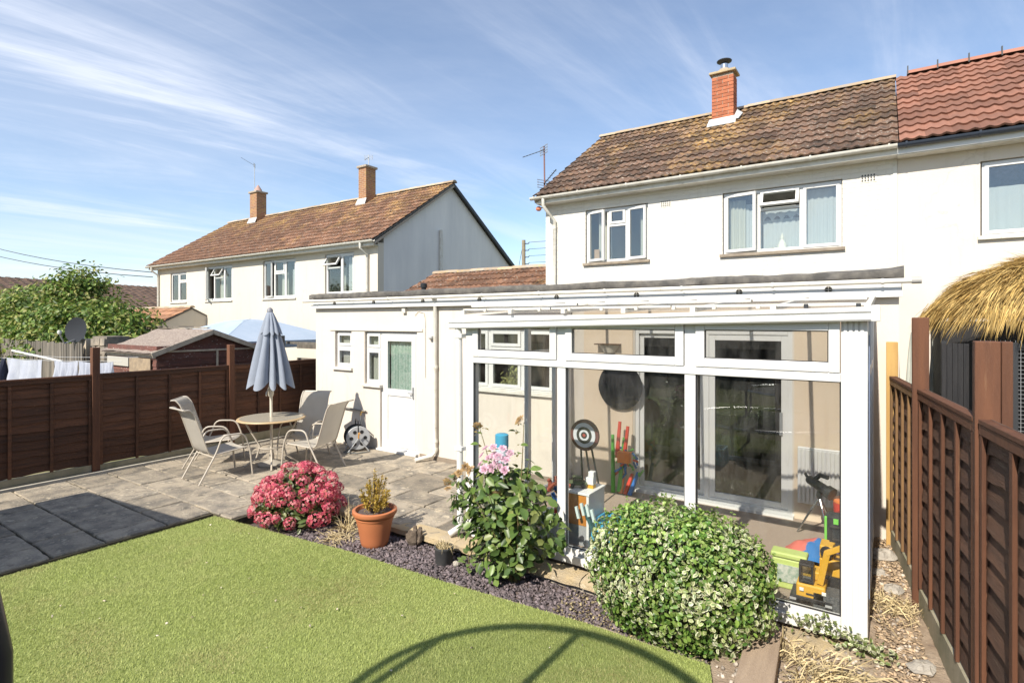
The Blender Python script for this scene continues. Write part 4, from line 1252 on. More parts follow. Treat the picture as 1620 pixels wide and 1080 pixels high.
for i in range(3):
    z_ = 1.73 + .132 * i
    inset = (z_ - 1.70) / .40 * (SY1 - SY0) / 2
    MB().prism([(GX + .014, SY0 + inset, z_), (GX, SY0 + inset + .25, z_ + .132), (GX, SY1 - inset - .25, z_ + .132), (GX + .014, SY1 - inset, z_)], (-.012, 0, 0)).build('board', shed_m, shed)
ym = (SY0 + SY1) / 2
def shed_roof(y0, y1, z0, z1):
    n = 14
    b = MB()
    def fn(u, v):
        return (SX0 - .1 + (GX + .12 - SX0 + .1) * u, y0 + (y1 - y0) * v, z0 + (z1 - z0) * v + rnd.uniform(-.012, .012) - .02 * math.sin(v * math.pi))
    b.grid(n, 10, fn)
    b.grid(2, 2, lambda u, v: (SX0 - .08 + (GX + .18 - SX0) * u, y0 + .01 + (y1 - y0) * v, z0 - .03 + (z1 - z0) * v))
    return b
shed_roof(SY0 - .12, ym, 1.70, 2.13).build('roof', felt_s, shed)
shed_roof(SY1 + .12, ym, 1.70, 2.13).build('roof', felt_s, shed)
pw = mat('peeling_pale_board', (.50, .43, .33), (.34, .28, .22), scale=9, rough=.9)
MB().bar((GX + .11, SY0 - .13, 1.66), (GX + .11, ym, 2.085), .02, .09).build('bargeboard', pw, shed)
MB().bar((GX + .11, SY1 + .13, 1.66), (GX + .11, ym, 2.085), .02, .09).build('bargeboard', pw, shed)
box('trim', pw, shed, SX0, GX, SY0 - .03, SY0 - .014, 1.60, 1.665)
box('trim', pw, shed, GX + .015, GX + .03, SY0 + .05, SY1 - .05, 1.70, 1.735)
box('trim', pw, shed, GX + .015, GX + .03, ym + .1, ym + .14, 1.2, 1.70)
box('window_board', mat('grey_flap', (.40, .38, .33), rough=.9), shed, SX0 + .1, -12.5, SY0 - .05, SY0 - .032, 1.40, 1.58)
box('window_board', mat('tan_flap', (.34, .26, .17), (.22, .17, .12), scale=9, rough=.9), shed, -12.45, -11.55, SY0 - .05, SY0 - .032, 1.22, 1.585)

tent = thing('garden_gazebo', (-14, 8.3, -.2), 'pale blue fabric gazebo top showing above the shed', 'gazebo')
tm_ = mat('pale_blue_canvas', (.50, .58, .68), (.44, .53, .64), scale=2, rough=.7, translucent=.25)
gx, gy, gr, gz = -14.2, 8.4, 1.75, 1.82
pk = (gx, gy, 2.36)
ca = [(gx - gr, gy - gr, gz), (gx + gr, gy - gr, gz), (gx + gr, gy + gr, gz), (gx - gr, gy + gr, gz)]
mids = [(gx - .45, gy - .45, 2.30), (gx + .45, gy - .45, 2.30), (gx + .45, gy + .45, 2.30), (gx - .45, gy + .45, 2.30)]
for i in range(4):
    j = (i + 1) % 4
    b = MB().quad(ca[i], ca[j], mids[j], mids[i]).quad(mids[i], mids[j], pk)
    b.quad(ca[i], ca[j], tuple(Vector(ca[j]) - Vector((0, 0, .18))), tuple(Vector(ca[i]) - Vector((0, 0, .18))))
    o = b.build('canopy_panel', tm_, tent)
    sm = o.modifiers.new('thick', 'SOLIDIFY'); sm.thickness = .006
    MB().tube([(ca[i][0], ca[i][1], -.2), (ca[i][0], ca[i][1], gz)], .02, 6).build('leg', white, tent)
pg = thing('rustic_timber_frame', (-11.6, 8.5, -.2), 'grey weathered timber posts and beams beside the extension corner', 'timber frame')
for (x_, y_) in ((-12.2, 8.0), (-11.2, 8.6), (-10.5, 8.6)):
    box('post', gw_m, pg, x_ - .06, x_ + .06, y_ - .06, y_ + .06, -.2, 1.95 if x_ < -12 else 1.62)
box('beam', gw_m, pg, -12.3, -9.6, 8.5, 8.58, 1.62, 1.72)
box('beam', gw_m, pg, -12.3, -9.6, 8.2, 8.26, 1.74, 1.80)
box('beam', gw_m, pg, -12.3, -9.6, 8.5, 8.56, 1.30, 1.38)

up = thing('utility_pole', (-24.4, 37.8, -.2), 'distant wooden utility pole with stacked insulator arms', 'pole')
MB().tube([(-24.4, 37.8, -.2), (-24.4, 37.8, 8.9)], [.2, .15], 10).build('shaft', mat('grey_pole_wood', (.30, .25, .18), (.2, .17, .13), scale=6, rough=.95), up, smooth=True)
for i in range(4):
    z_ = 8.6 - i * .55
    MB().tube([(-24.3, 37.75, z_), (-24.0, 37.9, z_), (-23.95, 37.92, z_ + .1)], .04, 6).build('insulator', dark_metal, up)
    MB().tube([(-23.95, 37.9, z_ + .1), (-10, 38.5, z_ - .1), (30, 40, z_ + .3)], .018, 5).build('wire', dark_metal, up)
MB().tube([(-24.5, 37.8, 8.4), (-25.6, 37.6, 3)], .02, 5).build('stay_wire', dark_metal, up)
cb2 = thing('overhead_cable', (-28, 12, 4.4), 'pair of thin overhead cables running in to the cream house corner', 'cable')
for dz in (0, .22):
    a, c = Vector((-60, 10.8, 8.5 + dz * 3)), Vector((-28.2, LY - .1, 4.35 + dz))
    MB().tube([a.lerp(c, t) - Vector((0, 0, .9 * 4 * t * (1 - t) * .5)) for t in [i / 10 for i in range(11)]], .02, 5).build('wire', dark_metal, cb2)

# ================================================================== timber fences
fence_m = mat('dark_brown_stained_lap', (.115, .046, .021), (.065, .028, .015), scale=5, rough=.7, rand=.35, stretch=(.4, .4, 5), bump=.5, bscale=40, spots=[((.15, .08, .045), 7, .62, .75)])
rfence_m = mat('faded_brown_lap', (.125, .065, .041), (.082, .046, .032), scale=5, rough=.85, rand=.25, stretch=(.4, .4, 4), bump=.5, bscale=40, spots=[((.18, .125, .09), 7, .60, .75)])
post_m = mat('red_brown_post', (.135, .056, .028), (.09, .038, .021), scale=5, rough=.75, rand=.12, stretch=(3, 3, .3), bump=.35, bscale=60, spots=[((.21, .115, .062), 6, .62, .8)])
yel_m = mat('new_yellow_timber', (.46, .29, .10), (.38, .23, .08), scale=6, rough=.8, rand=.12, stretch=(3, 3, .25), bump=.3)
grav_m = mat('green_stained_concrete', (.33, .29, .21), (.21, .20, .13), scale=4, rough=.95, bump=.5, bscale=90, stretch=(1, 1, .5))
def fence_panel(root, p0, p1, z0, z1, side, bm_, tm_, nb=10, battens=4, rail_m=None):
    """lapped boards between p0 and p1; side +1/-1 chooses the face that carries the battens"""
    p0, p1 = Vector((*p0, 0)), Vector((*p1, 0))
    L_ = (p1 - p0).length
    e = (p1 - p0).normalized(); n = Vector((e.y, -e.x, 0)) * side
    def P(s_, o_, z): return p0 + e * s_ + n * o_ + Vector((0, 0, z))
    top = MB().prism([P(0, -.025, z1), P(0, .032, z1), P(0, .032, z1 + .028), P(0, -.025, z1 + .028)], e * L_)
    pan = top.build('fence_panel', rail_m or tm_, root, bevel=.004)
    MB().prism([P(0, .006, z1 - .055), P(0, .028, z1 - .055), P(0, .028, z1 - .002), P(0, .006, z1 - .002)], e * L_).build('rail', tm_, pan)
    h = (z1 - z0) / nb
    for k in range(nb):
        b = MB()
        ns = 14
        ph = rnd.uniform(0, 6)
        for i in range(ns + 1):
            s_ = .012 + (L_ - .024) * i / ns
            wv = .010 * math.sin(i * .9 + ph) + .006 * math.sin(i * 2.3 + ph * 2) + rnd.uniform(-.004, .004)
            zb = z0 + k * h + wv
            zt = z0 + (k + 1) * h + .03
            b.v += [P(s_, .0055, zb), P(s_, -.006, zb), P(s_, -.026, zt), P(s_, -.017, zt)]
        b.v = [tuple(v) for v in b.v]
        for i in range(ns):
            a, c = i * 4, i * 4 + 4
            b.f += [(a, a + 1, c + 1, c), (a + 1, a + 2, c + 2, c + 1), (a + 2, a + 3, c + 3, c + 2), (a + 3, a, c, c + 3)]
        b.f += [(0, 3, 2, 1), (ns * 4, ns * 4 + 1, ns * 4 + 2, ns * 4 + 3)]
        b.build('board', bm_, pan)
    for i in range(battens):
        s_ = .02 + (L_ - .04) * i / (battens - 1)
        MB().prism([P(s_ - .02, .0065, z0 - .01), P(s_ + .02, .0065, z0 - .01), P(s_ + .02, .027, z0 - .01), P(s_ - .02, .027, z0 - .01)], (0, 0, z1 - z0 - .05)).build('batten', tm_, pan, bevel=.003)
    return pan
lf = thing('brown_lap_fence', (-10, 4, -.1), 'dark brown lapped panel fence beside the patio table', 'fence')
FX = -10.0
pys = [-.55, 1.42, 3.42, 5.53, 7.52, 9.4]
tops = [1.50, 1.49, 1.495, 1.50, 1.47]
for i in range(5):
    zb = (.12, .12, .10, .17, .19)[i]
    fence_panel(lf, (FX, pys[i] + .052), (FX, pys[i + 1] - .052), zb + .012, tops[i] - .028, 1, fence_m, fence_m, 11, 5)
    box('gravel_board', grav_m, lf, FX - .03, FX + .02, pys[i] + .053, pys[i + 1] - .053, -.12, zb)
for i, py in enumerate(pys):
    box('post', post_m, lf, FX - .05, FX + .05, py - .05, py + .05, -.15, (1.9, 1.9, 1.90, 1.87, 1.88, 1.85)[i], bevel=.006)
# the further fence, closer to the glazing
rf_ = thing('faded_lap_fence', (.3, 5, -.1), 'faded brown lapped panel fence next to the thatched shelter', 'fence')
q0, q1, q2, q3, q4 = (.06, 6.80), (.235, 5.50), (.445, 3.98), (.72, 2.15), (.98, .3)
def along(a, b, d0, d1):
    a, b = Vector(a), Vector(b); e = (b - a).normalized()
    return tuple(a + e * d0), tuple(b - e * d1)
for (a, b_, z0_, z1_, bt, m1, m2) in ((q0, q1, .22, 1.72, 5, rfence_m, mat('tan_batten', (.20, .115, .05), (.15, .085, .04), scale=6, rough=.85, rand=.2)), (q1, q2, .20, 1.735, 5, rfence_m, post_m), (q2, q3, .18, 1.74, 5, rfence_m, post_m), (q3, q4, .18, 1.74, 5, rfence_m, post_m)):
    s0, s1 = along(a, b_, .055, .055)
    fence_panel(rf_, s0, s1, z0_, z1_, 1, m1, m2, 11, bt, rail_m=post_m)
    e = (Vector(b_) - Vector(a)).normalized(); n = Vector((e.y, -e.x))
    A_, B_ = Vector(s0), Vector(s1)
    MB().prism([(*(A_ + n * .02), -.15), (*(A_ - n * .03), -.15), (*(A_ - n * .03), z0_ - .012), (*(A_ + n * .02), z0_ - .012)], (*(B_ - A_), 0)).build('gravel_board', grav_m, rf_)
for (q_, z_, w_, m_) in ((q0, 2.09, .05, yel_m), (q1, 2.33, .055, post_m), ((q2[0] + .02, q2[1] + .02), 2.19, .055, post_m), (q3, 2.2, .05, post_m)):
    box('post', m_, rf_, q_[0] - w_, q_[0] + w_, q_[1] - .05, q_[1] + .05, -.15, z_, bevel=.006)
box('post', post_m, rf_, q2[0] + .077, q2[0] + .125, q2[1] - .03, q2[1] + .055, -.15, 2.19, bevel=.006)
# ================================================================== conservatory
VY = 4.62
cons = thing('conservatory', (-1.9, 5.7, 0), 'white framed lean-to conservatory with full height glass', 'conservatory')
CXL, CXR = -3.72, -.10
FZ = .10                                   # floor level inside
carpet = mat('beige_carpet', (.42, .33, .26), (.36, .28, .22), scale=90, rough=1, bump=.6, bscale=300)
box('floor', carpet, cons, CXL + .03, CXR - .03, VY + .06, EY - .003, -.1, FZ)
cream_in = mat('cream_inner_wall', (.66, .54, .41), (.61, .50, .38), scale=1, rough=.9)
b = MB(); wall(b, CXL + .05, CXR - .05, FZ, 2.5, EY - .016, EY - .004, [(-5, -3.45, FZ, 2.6), (-2.74, -.84, FZ, 2.22)])
b.build('inner_wall', cream_in, cons)
def fbox(name, *a, m=white, bevel=.004): return box(name, m, cons, *a, bevel=bevel)
y0, y1 = VY, VY + .07
# corner posts, mullions
fbox('post', CXL, CXL + .10, y0, y1 + .03, .04, 2.303)
pr = fbox('post', -.262, CXR, y0 - .004, y1 + .09, .02, 2.36)
for i in range(4):
    box('flute', white, pr, -.245 + i * .034, -.225 + i * .034, y0 - .014, y0 - .0045, .03, 2.34)
for mx in (-2.555, -1.34):
    fbox('mullion', mx - .045, mx + .045, y0 - .002, y1, .16, 2.303)
fbox('sill_rail', CXL + .10, -.263, y0 - .03, y1, .03, .105)
fbox('bottom_rail', CXL + .10, -.263, y0, y1 - .004, .106, .165)
fbox('transom', CXL + .10, -.263, y0 - .012, y1 - .002, 1.862, 1.925)
fbox('head_rail', CXL + .10, -.263, y0 + .002, y1 + .02, 2.304, 2.36)
bays = [(CXL + .10, -2.60), (-2.51, -1.385), (-1.295, -.264)]
for a, c in bays:
    MB().box(a, c, y0 + .03, y0 + .038, .165, 1.862).build('pane', cons_glass, cons)
    rails(MB(), a, c, .1652, 1.8618, y0 + .018, y0 + .029, .008).build('gasket', black_pl, cons)
    tl = rails(MB(), a + .004, c - .004, 1.928, 2.302, y0 - .022, y0 + .045, .072).build('toplight', white, cons, bevel=.006)
    MB().box(a + .075, c - .075, y0 + .006, y0 + .014, 1.999, 2.231).build('pane', cons_glass, tl)
    rails(MB(), a + .076, c - .076, 2.0, 2.230, y0 - .004, y0 + .005, .007).build('gasket', black_pl, tl)
# sides
for sx, nm in ((CXL + .02, 'l'), (CXR - .055, 'r')):
    xa, xb = sx, sx + .06
    ys = [VY + .10, 5.78, 6.46, EY - .06]
    for yy in ys[1:]:
        fbox('side_post', xa, xb, yy - .035, yy + .035, .03, 2.36 + .12 * (yy - VY) / 2.2)
    for z_a, z_b in ((.03, .16), (1.862, 1.93)):
        for ya, yb in zip(ys, ys[1:]):
            fbox('side_rail', xa + .002, xb - .002, ya + .036 if ya > VY + .2 else ya, yb - .036, z_a, z_b)
    for ya, yb in zip(ys, ys[1:]):
        box('side_pane', cons_glass, cons, xa + .026, xa + .034, ya + .036 if ya > VY + .2 else ya, yb - .036, .16, 1.862)
        box('side_pane', cons_glass, cons, xa + .026, xa + .034, ya + .036 if ya > VY + .2 else ya, yb - .036, 1.93, 2.30)
    MB().prism([(xa + .003, VY + .10, 2.30), (xa + .003, EY - .1, 2.30), (xa + .003, EY - .1, 2.50), (xa + .003, VY + .10, 2.36)], (.054, 0, 0)).build('side_rail', white, cons)
box('blue_edge', mat('blue_glazing_strip', (.16, .20, .30), rough=.4), cons, CXR + .004, CXR + .010, VY + .115, VY + .16, .3, 2.2)
# roof: opal sheets between bars
opal = mat('opal_sheet', (.62, .58, .52), (.50, .46, .40), scale=3, rough=.5, translucent=.45)
_nt = opal.node_tree
_tb = N('ShaderNodeBsdfTransparent', _nt); _mx = N('ShaderNodeMixShader', _nt); _mx.inputs[0].default_value = .7
_old = _nt.nodes['Material Output'].inputs['Surface'].links[0].from_socket
_nt.links.new(_old, _mx.inputs[1]); _nt.links.new(_tb.outputs[0], _mx.inputs[2]); _nt.links.new(_mx.outputs[0], _nt.nodes['Material Output'].inputs['Surface'])
zf, zr = 2.385, 2.535
for i in range(6):
    a = CXL + (CXR - CXL) * i / 6; c = CXL + (CXR - CXL) * (i + 1) / 6
    MB().prism([(a + .012, VY - .03, zf), (a + .012, EY - .092, zr), (a + .012, EY - .092, zr + .01), (a + .012, VY - .03, zf + .01)], (c - a - .024, 0, 0)).build('roof_sheet', opal, cons)
for i in range(7):
    a = CXL + (CXR - CXL) * i / 6
    MB().prism([(a - .02, VY - .05, zf - .012), (a - .02, EY - .093, zr - .012), (a - .02, EY - .093, zr + .03), (a - .02, VY - .05, zf + .03)], (.04, 0, 0)).build('glazing_bar', offwhite, cons)
# eaves gutter: stepped profile falling slightly to the downpipe
gl, gr = -.045, 0.02
prof = [(-.01, 0), (-.085, .0), (-.095, .012), (-.095, .045), (-.085, .052), (-.085, .060), (-.10, .068), (-.10, .100), (-.01, .100)]
b = MB()
k0 = [(CXL - .16, VY + a, 2.262 + gl + z) for a, z in prof]
k1 = [(CXR + .06, VY + a, 2.282 + gr + z) for a, z in prof]
n_ = len(prof)
b.add(k0 + k1, [tuple(range(n_)), tuple(reversed(range(n_, 2 * n_)))] + [(i, (i + 1) % n_, (i + 1) % n_ + n_, i + n_) for i in range(n_)])
gt = b.build('eaves_gutter', white, cons, smooth=True, ang=30)
MB().box(CXR + .02, CXR + .075, VY - .108, VY + .02, 2.297, 2.41).build('end_cap', white, gt, bevel=.008)
for (za, ya, m_) in ((2.425, VY + .02, offwhite), (2.468, VY + .16, offwhite)):
    xx = CXL - .05
    while xx < CXR:
        w_ = rnd.uniform(1.0, 1.9); w_ = min(w_, CXR - xx)
        box('edge_trim', offwhite, cons, xx + .008, xx + w_ - .008, ya - .012, ya + .02, za - .012 + rnd.uniform(-.004, .004), za + .008)
        xx += w_
for i in range(11):
    xx = CXL + .25 + i * .33
    box('trim_clip', offwhite if i < 9 else dark_metal, cons, xx, xx + .03, VY - .02, VY + .007, 2.395, 2.43, bevel=.006)
# corner downpipe
dpo = MB().tube([(CXL - .07, VY - .05, 2.25), (CXL - .06, VY - .04, 2.18), (CXL - .045, VY - .035, .16), (CXL - .06, VY - .05, .09), (CXL - .12, VY - .13, .035)], .036, 10).build('downpipe', white, cons, smooth=True, ang=50)
for zz in (2.12, .92):
    box('pipe_clip', white, dpo, CXL - .095, CXL + .004, VY - .078, VY + .01, zz, zz + .045, bevel=.004)
# sliding doors into the house
yd = EY + .02
sd_ = rails(MB(), -2.72, -.86, .11, 2.19, yd, yd + .09, .05)
sd_.box(-1.84, -1.78, yd + .003, yd + .085, .16, 2.14)
sdo = sd_.build('sliding_door', white, cons, bevel=.004)
rails(MB(), -2.67, -1.84, .16, 2.14, yd + .04, yd + .075, .055).build('sash', white, sdo, bevel=.004)
rails(MB(), -1.78, -.91, .16, 2.14, yd + .012, yd + .05, .07).build('sash', white, sdo, bevel=.004)
box('pane', door_glass, sdo, -2.615, -1.895, yd + .055, yd + .063, .215, 2.085)
box('pane', door_glass, sdo, -1.71, -.98, yd + .03, yd + .038, .23, 2.07)
box('threshold', white, sdo, -2.74, -.84, EY - .10, EY + .018, FZ, FZ + .03)
MB().box(-.995, -.965, yd - .006, yd + .010, 1.0, 1.26).build('handle', grey_metal, sdo)
box('room_divider', mat('dark_shelving', (.05, .035, .025), rough=.6), sdo, -2.3, -1.2, 9.2, 9.5, .06, 1.6)
# radiator
rad = thing('radiator', (-.6, EY - .08, .3), 'white ribbed radiator on the inner wall behind the telescope', 'radiator')
box('body', white, rad, -.80, -.22, EY - .085, EY - .045, .30, .92, bevel=.008)
for i in range(14):
    box('rib', white, rad, -.785 + i * .04, -.765 + i * .04, EY - .105, EY - .0855, .33, .89)
# wall fittings
wl_ = thing('wall_lamp', (-3.05, EY - .02, 1.95), 'small half round wall lamp above the black disc', 'lamp')
b = MB()
b.grid(10, 4, lambda u, v: (-3.07 + .15 * math.cos(math.pi + math.pi * u) * (1 - .5 * v), EY - .02 - .10 * math.sin(math.pi * u) * (1 - .55 * v), 1.985 - .11 * v))
b.build('lamp_shade', mat('frosted_shade', (.62, .58, .50), rough=.4), wl_, smooth=True, ang=180)
box('rim', mat('bronze_rim', (.16, .10, .06), rough=.4, metal=.5), wl_, -3.24, -2.90, EY - .14, EY - .017, 1.985, 2.0)
dc_ = MB()
def disc(u, v):
    r = .31 * u; t = 2 * math.pi * v
    return (-2.90 + r * math.cos(t), EY - .06 - .015 * math.cos(u * 1.5) - .004 * math.sin(r * 30 * math.sin(t + .5)) * u, 1.44 + r * math.sin(t))
dc_.grid(8, 32, disc)
o = dc_.build('folded_reflector_disc', mat('black_nylon', (.012, .012, .014), rough=.38), smooth=True, ang=180)
props(o, 'black round fabric disc hanging on the inner wall', 'disc')
# ---- contents of the conservatory
tg = thing('target_board', (-2.95, 5.95, FZ), 'round target board with pale rings on a dark stand', 'target')
def ring(c, r0, r1, y, m, name, parent, n=32):
    b = MB()
    for i in range(n):
        t = 2 * math.pi * i / n
        b.v += [(c[0] + r0 * math.cos(t), y, c[1] + r0 * math.sin(t)), (c[0] + r1 * math.cos(t), y, c[1] + r1 * math.sin(t)), (c[0] + r0 * math.cos(t), y + .006, c[1] + r0 * math.sin(t)), (c[0] + r1 * math.cos(t), y + .006, c[1] + r1 * math.sin(t))]
    for i in range(n):
        a, d = i * 4, ((i + 1) % n) * 4
        b.f += [(a, d, d + 1, a + 1), (a + 1, d + 1, d + 3, a + 3), (a, a + 2, d + 2, d)]
    return b.build(name, m, parent)
tc_ = (-2.955, .95)
MB().add([(tc_[0] + .185 * math.cos(2 * math.pi * i / 40), 5.905 + d, tc_[1] + .185 * math.sin(2 * math.pi * i / 40)) for d in (0, .03) for i in range(40)],
         [tuple(range(40)), tuple(reversed(range(40, 80)))] + [(i, (i + 1) % 40, (i + 1) % 40 + 40, i + 40) for i in range(40)]).build('board', mat('maroon_board', (.10, .03, .03), rough=.6), tg)
tw_ = mat('target_pale', (.50, .52, .54), rough=.6); tk_ = mat('target_black', (.02, .02, .022), rough=.6)
for r0, r1, m_ in ((.10, .145, tw_), (.065, .10, tk_), (.04, .065, tw_), (.02, .04, tk_), (.002, .02, mat('target_red', (.3, .05, .04), rough=.6))):
    ring(tc_, r0, r1, 5.898 - .002 * (.15 - r1) * 10, m_, 'ring', tg)
for dx_ in (-.13, .13):
    MB().tube([(tc_[0] + dx_ * .5, 5.94, .85), (tc_[0] + dx_, 6.0 + abs(dx_), FZ)], .012, 6).build('leg', dark_metal, tg)
MB().tube([(tc_[0], 5.94, .80), (tc_[0] - .05, 6.25, FZ)], .012, 6).build('leg', dark_metal, tg)
def colour(name, c, rough=.45): return mat(name, c, rough=rough)
toyr, toyb, toyg, toyo, toyy = colour('red_plastic', (.55, .05, .03)), colour('blue_plastic', (.03, .14, .42)), colour('green_plastic', (.10, .36, .06)), colour('orange_plastic', (.70, .20, .05)), colour('yellow_plastic', (.62, .34, .03))
tp_ = thing('toy_heap', (-2.75, 6.7, FZ), 'heap of red, green, blue and orange toys against the inner wall', 'toys')
for i, (dx_, z0_, z1_, m_, lean_) in enumerate(((-.10, .1, .82, toyg, -.05), (-.02, .12, .80, toyg, .03), (.04, .5, .95, toyr, .02), (-.05, .55, 1.0, toyr, 0), (.06, .1, .35, toyr, .06), (.12, .1, .38, toyb, .08), (.0, .1, .33, toyo, 0))):
    MB().tube([(-2.80 + dx_, 6.62, z0_), (-2.80 + dx_ + lean_, 6.72, z1_)], [.03, .022], 8).build('tube', m_, tp_, smooth=True)
for i in range(26):
    a = rnd.uniform(0, 6.28); r_ = rnd.uniform(.05, .2)
    c = Vector((-2.72 + r_ * math.cos(a), 6.66 + .05 * math.sin(a), .45 + rnd.uniform(-.12, .25)))
    MB().tube([c, c + Vector((rnd.uniform(-.1, .1), rnd.uniform(-.04, .04), rnd.uniform(-.1, .1)))], .014, 6).build('spike', rnd.choice((toyb, toyb, toyg, toyr)), tp_)
box('block', toyo, tp_, -2.80, -2.64, 6.5, 6.6, .52, .66, bevel=.01)
cab = thing('toy_cabinet', (-2.5, 5.05, FZ), 'small orange and white toy cabinet by the front glass', 'cabinet')
wcab = colour('white_laminate', (.70, .70, .68), .35); ocab = mat('orange_laminate', (.50, .20, .035), (.42, .16, .03), scale=5, rough=.4)
box('side_panel', wcab, cab, -2.41, -2.385, 4.86, 5.22, FZ, .60); box('side_panel', wcab, cab, -2.68, -2.655, 4.86, 5.22, FZ, .60)
box('top', wcab, cab, -2.69, -2.375, 4.85, 5.23, .60, .622, bevel=.003)
box('front_panel', ocab, cab, -2.654, -2.411, 4.862, 4.88, .30, .599); box('back_panel', ocab, cab, -2.654, -2.411, 5.2, 5.215, FZ, .599)
box('lower_panel', colour('grey_laminate', (.30, .31, .32), .4), cab, -2.654, -2.411, 4.866, 4.88, FZ, .298)
def toy_car(name, c, s, m, label, rz=0.0, wheels=True):
    t = thing(name, c, label, 'toy', rz=rz)
    MB().box(-.10 * s, .10 * s, -.05 * s, .05 * s, .03 * s, .065 * s).build('body', m, t, local=True, bevel=.006 * s)
    rails(MB(), -.05 * s, .05 * s, .066 * s, .115 * s, -.045 * s, .045 * s, .01 * s).build('cab', m, t, local=True)
    for wx in (-.06, .06):
        for wy in (-.055, .055):
            lw_ = MB().lathe([(.026 * s, -.01 * s), (.028 * s, 0), (.026 * s, .01 * s)], 12)
            w_ = MB(); w_.v = [(wx * s + x_, wy * s + z_, .028 * s + y_) for x_, y_, z_ in lw_.v]; w_.f = lw_.f
            w_.build('wheel', black_pl, t, local=True, smooth=True)
    return t
toy_car('toy_jeep', (-2.58, 5.0, .622), .95, colour('olive_plastic', (.09, .11, .05)), 'olive green toy jeep on top of the small cabinet', .5)
tr_ = thing('block_robot_toy', (-2.45, 5.06, .622), 'white block toy standing on the small cabinet', 'toy')
box('base', toyy, tr_, -2.50, -2.42, 5.03, 5.09, .622, .66); box('body', wcab, tr_, -2.505, -2.415, 5.02, 5.10, .661, .73, bevel=.006); box('head', wcab, tr_, -2.475, -2.415, 5.03, 5.09, .731, .79, bevel=.006)
cr = thing('blue_crate', (-2.2, 5.0, FZ), 'bright blue plastic crate beside the small cabinet', 'crate')
sky_p = colour('sky_blue_plastic', (.05, .34, .55))
box('base', sky_p, cr, -2.37, -2.02, 4.88, 5.2, FZ, FZ + .02)
for a in ((-2.37, -2.35, 4.88, 5.2), (-2.04, -2.02, 4.88, 5.2), (-2.349, -2.041, 4.88, 4.9), (-2.349, -2.041, 5.18, 5.2)):
    box('wall', sky_p, cr, *a, FZ + .021, FZ + .26)
bo = thing('toy_bow', (-2.33, 4.78, FZ), 'dark toy bow with pale foam tips leaning on the crate', 'toy')
MB().bar((-2.22, 4.80, FZ + .02), (-2.42, 4.83, .50), .035, .03).build('stock', colour('dark_teal_plastic', (.02, .09, .10)), bo)
for k in range(4):
    c = Vector((-2.46 + .055 * k, 4.80, .40 + (.03 if k in (1, 2) else -.01)))
    MB().bar(c, c + Vector((-.03, 0, .11)), .026, .026).build('foam_tip', colour('pale_foam', (.55, .66, .64)), bo)
tb_ = thing('blue_roll', (-3.5, 4.95, FZ), 'tall blue and white cardboard roll in the glazed corner', 'roll')
MB().lathe([(.07, FZ), (.07, .92)], 18, (-3.50, 4.98, 0)).build('tube', colour('pale_blue_card', (.55, .62, .70), .6), tb_, smooth=True)
MB().lathe([(.074, .92), (.074, 1.05), (.06, 1.06)], 18, (-3.50, 4.98, 0)).build('cap', sky_p, tb_, smooth=True)
rb = thing('red_brown_toy', (-2.75, 4.82, FZ), 'red and blue jumble of toys in front of the glass mullion', 'toys')
for i in range(20):
    c = Vector((-2.78 + rnd.uniform(-.12, .12), 4.9 + rnd.uniform(-.06, .06), .55 + rnd.uniform(-.2, .2)))
    MB().tube([c, c + Vector((rnd.uniform(-.08, .08), rnd.uniform(-.03, .03), rnd.uniform(-.12, .02)))], .02, 6).build('piece', rnd.choice((toyr, colour('rust_plastic', (.26, .07, .04)), toyb)), rb)
box('stool', wcab, rb, -2.92, -2.66, 4.82, 5.0, FZ, .36)
# telescope
te = thing('telescope', (-.58, 6.5, FZ), 'small black telescope on a silver tripod by the radiator', 'telescope')
hub = Vector((-.56, 6.5, .50))
for d_ in ((-.20, -.05), (.10, -.16), (.14, .16)):
    MB().tube([hub + Vector((0, 0, -.02)), hub + Vector((d_[0] * .5, d_[1] * .5, -.2)), Vector((hub.x + d_[0], hub.y + d_[1], FZ))], [.012, .011, .008], 8).build('leg', steel, te, smooth=True)
MB().lathe([(.02, -.03), (.03, 0), (.022, .05)], 10, tuple(hub)).build('head', black_pl, te, smooth=True)
ax = Vector((.75, -.45, -.30)).normalized()
tc2 = hub + Vector((0, 0, .10))
MB().tube([tc2 - ax * .14, tc2 - ax * .12, tc2 + ax * .08, tc2 + ax * .09, tc2 + ax * .15, tc2 + ax * .151], [.034, .046, .05, .066, .068, .05], 14).build('optical_tube', black_pl, te, smooth=True)
MB().tube([tc2 - ax * .06 + Vector((0, 0, .03)), tc2 - ax * .02 + Vector((.02, .02, .10)), tc2 + ax * .06 + Vector((.03, .02, .12))], .024, 8).build('finder', black_pl, te, smooth=True)
MB().tube([tc2 - ax * .13, tc2 - ax * .15 + Vector((-.02, -.01, .05))], .014, 8).build('eyepiece', black_pl, te, smooth=True)
rbk = thing('red_bucket', (-.24, 6.6, FZ), 'red storage bucket with yellow rim in the glazed corner', 'bucket')
MB().lathe([(.09, FZ), (.115, FZ + .36), (.105, FZ + .355)], 18, (-.33, 6.55, 0)).build('tub', toyr, rbk, smooth=True)
MB().lathe([(.118, FZ + .36), (.122, FZ + .375), (.118, FZ + .39), (.10, FZ + .39)], 18, (-.33, 6.55, 0)).build('rim', toyo, rbk, smooth=True)
bg = thing('black_bag', (-.33, 6.05, FZ), 'black bag with bright green trim standing on the carpet', 'bag')
box('body', mat('black_canvas', (.025, .027, .028), rough=.8), bg, -.47, -.27, 5.98, 6.12, FZ, .48, bevel=.03)
box('stripe', colour('lime_trim', (.18, .55, .08)), bg, -.474, -.452, 5.97, 6.0, FZ + .02, .46, bevel=.005)
box('tag', colour('lime_trim', (.18, .55, .08)), bg, -.40, -.36, 5.972, 5.979, .40, .45)
tw = MB()
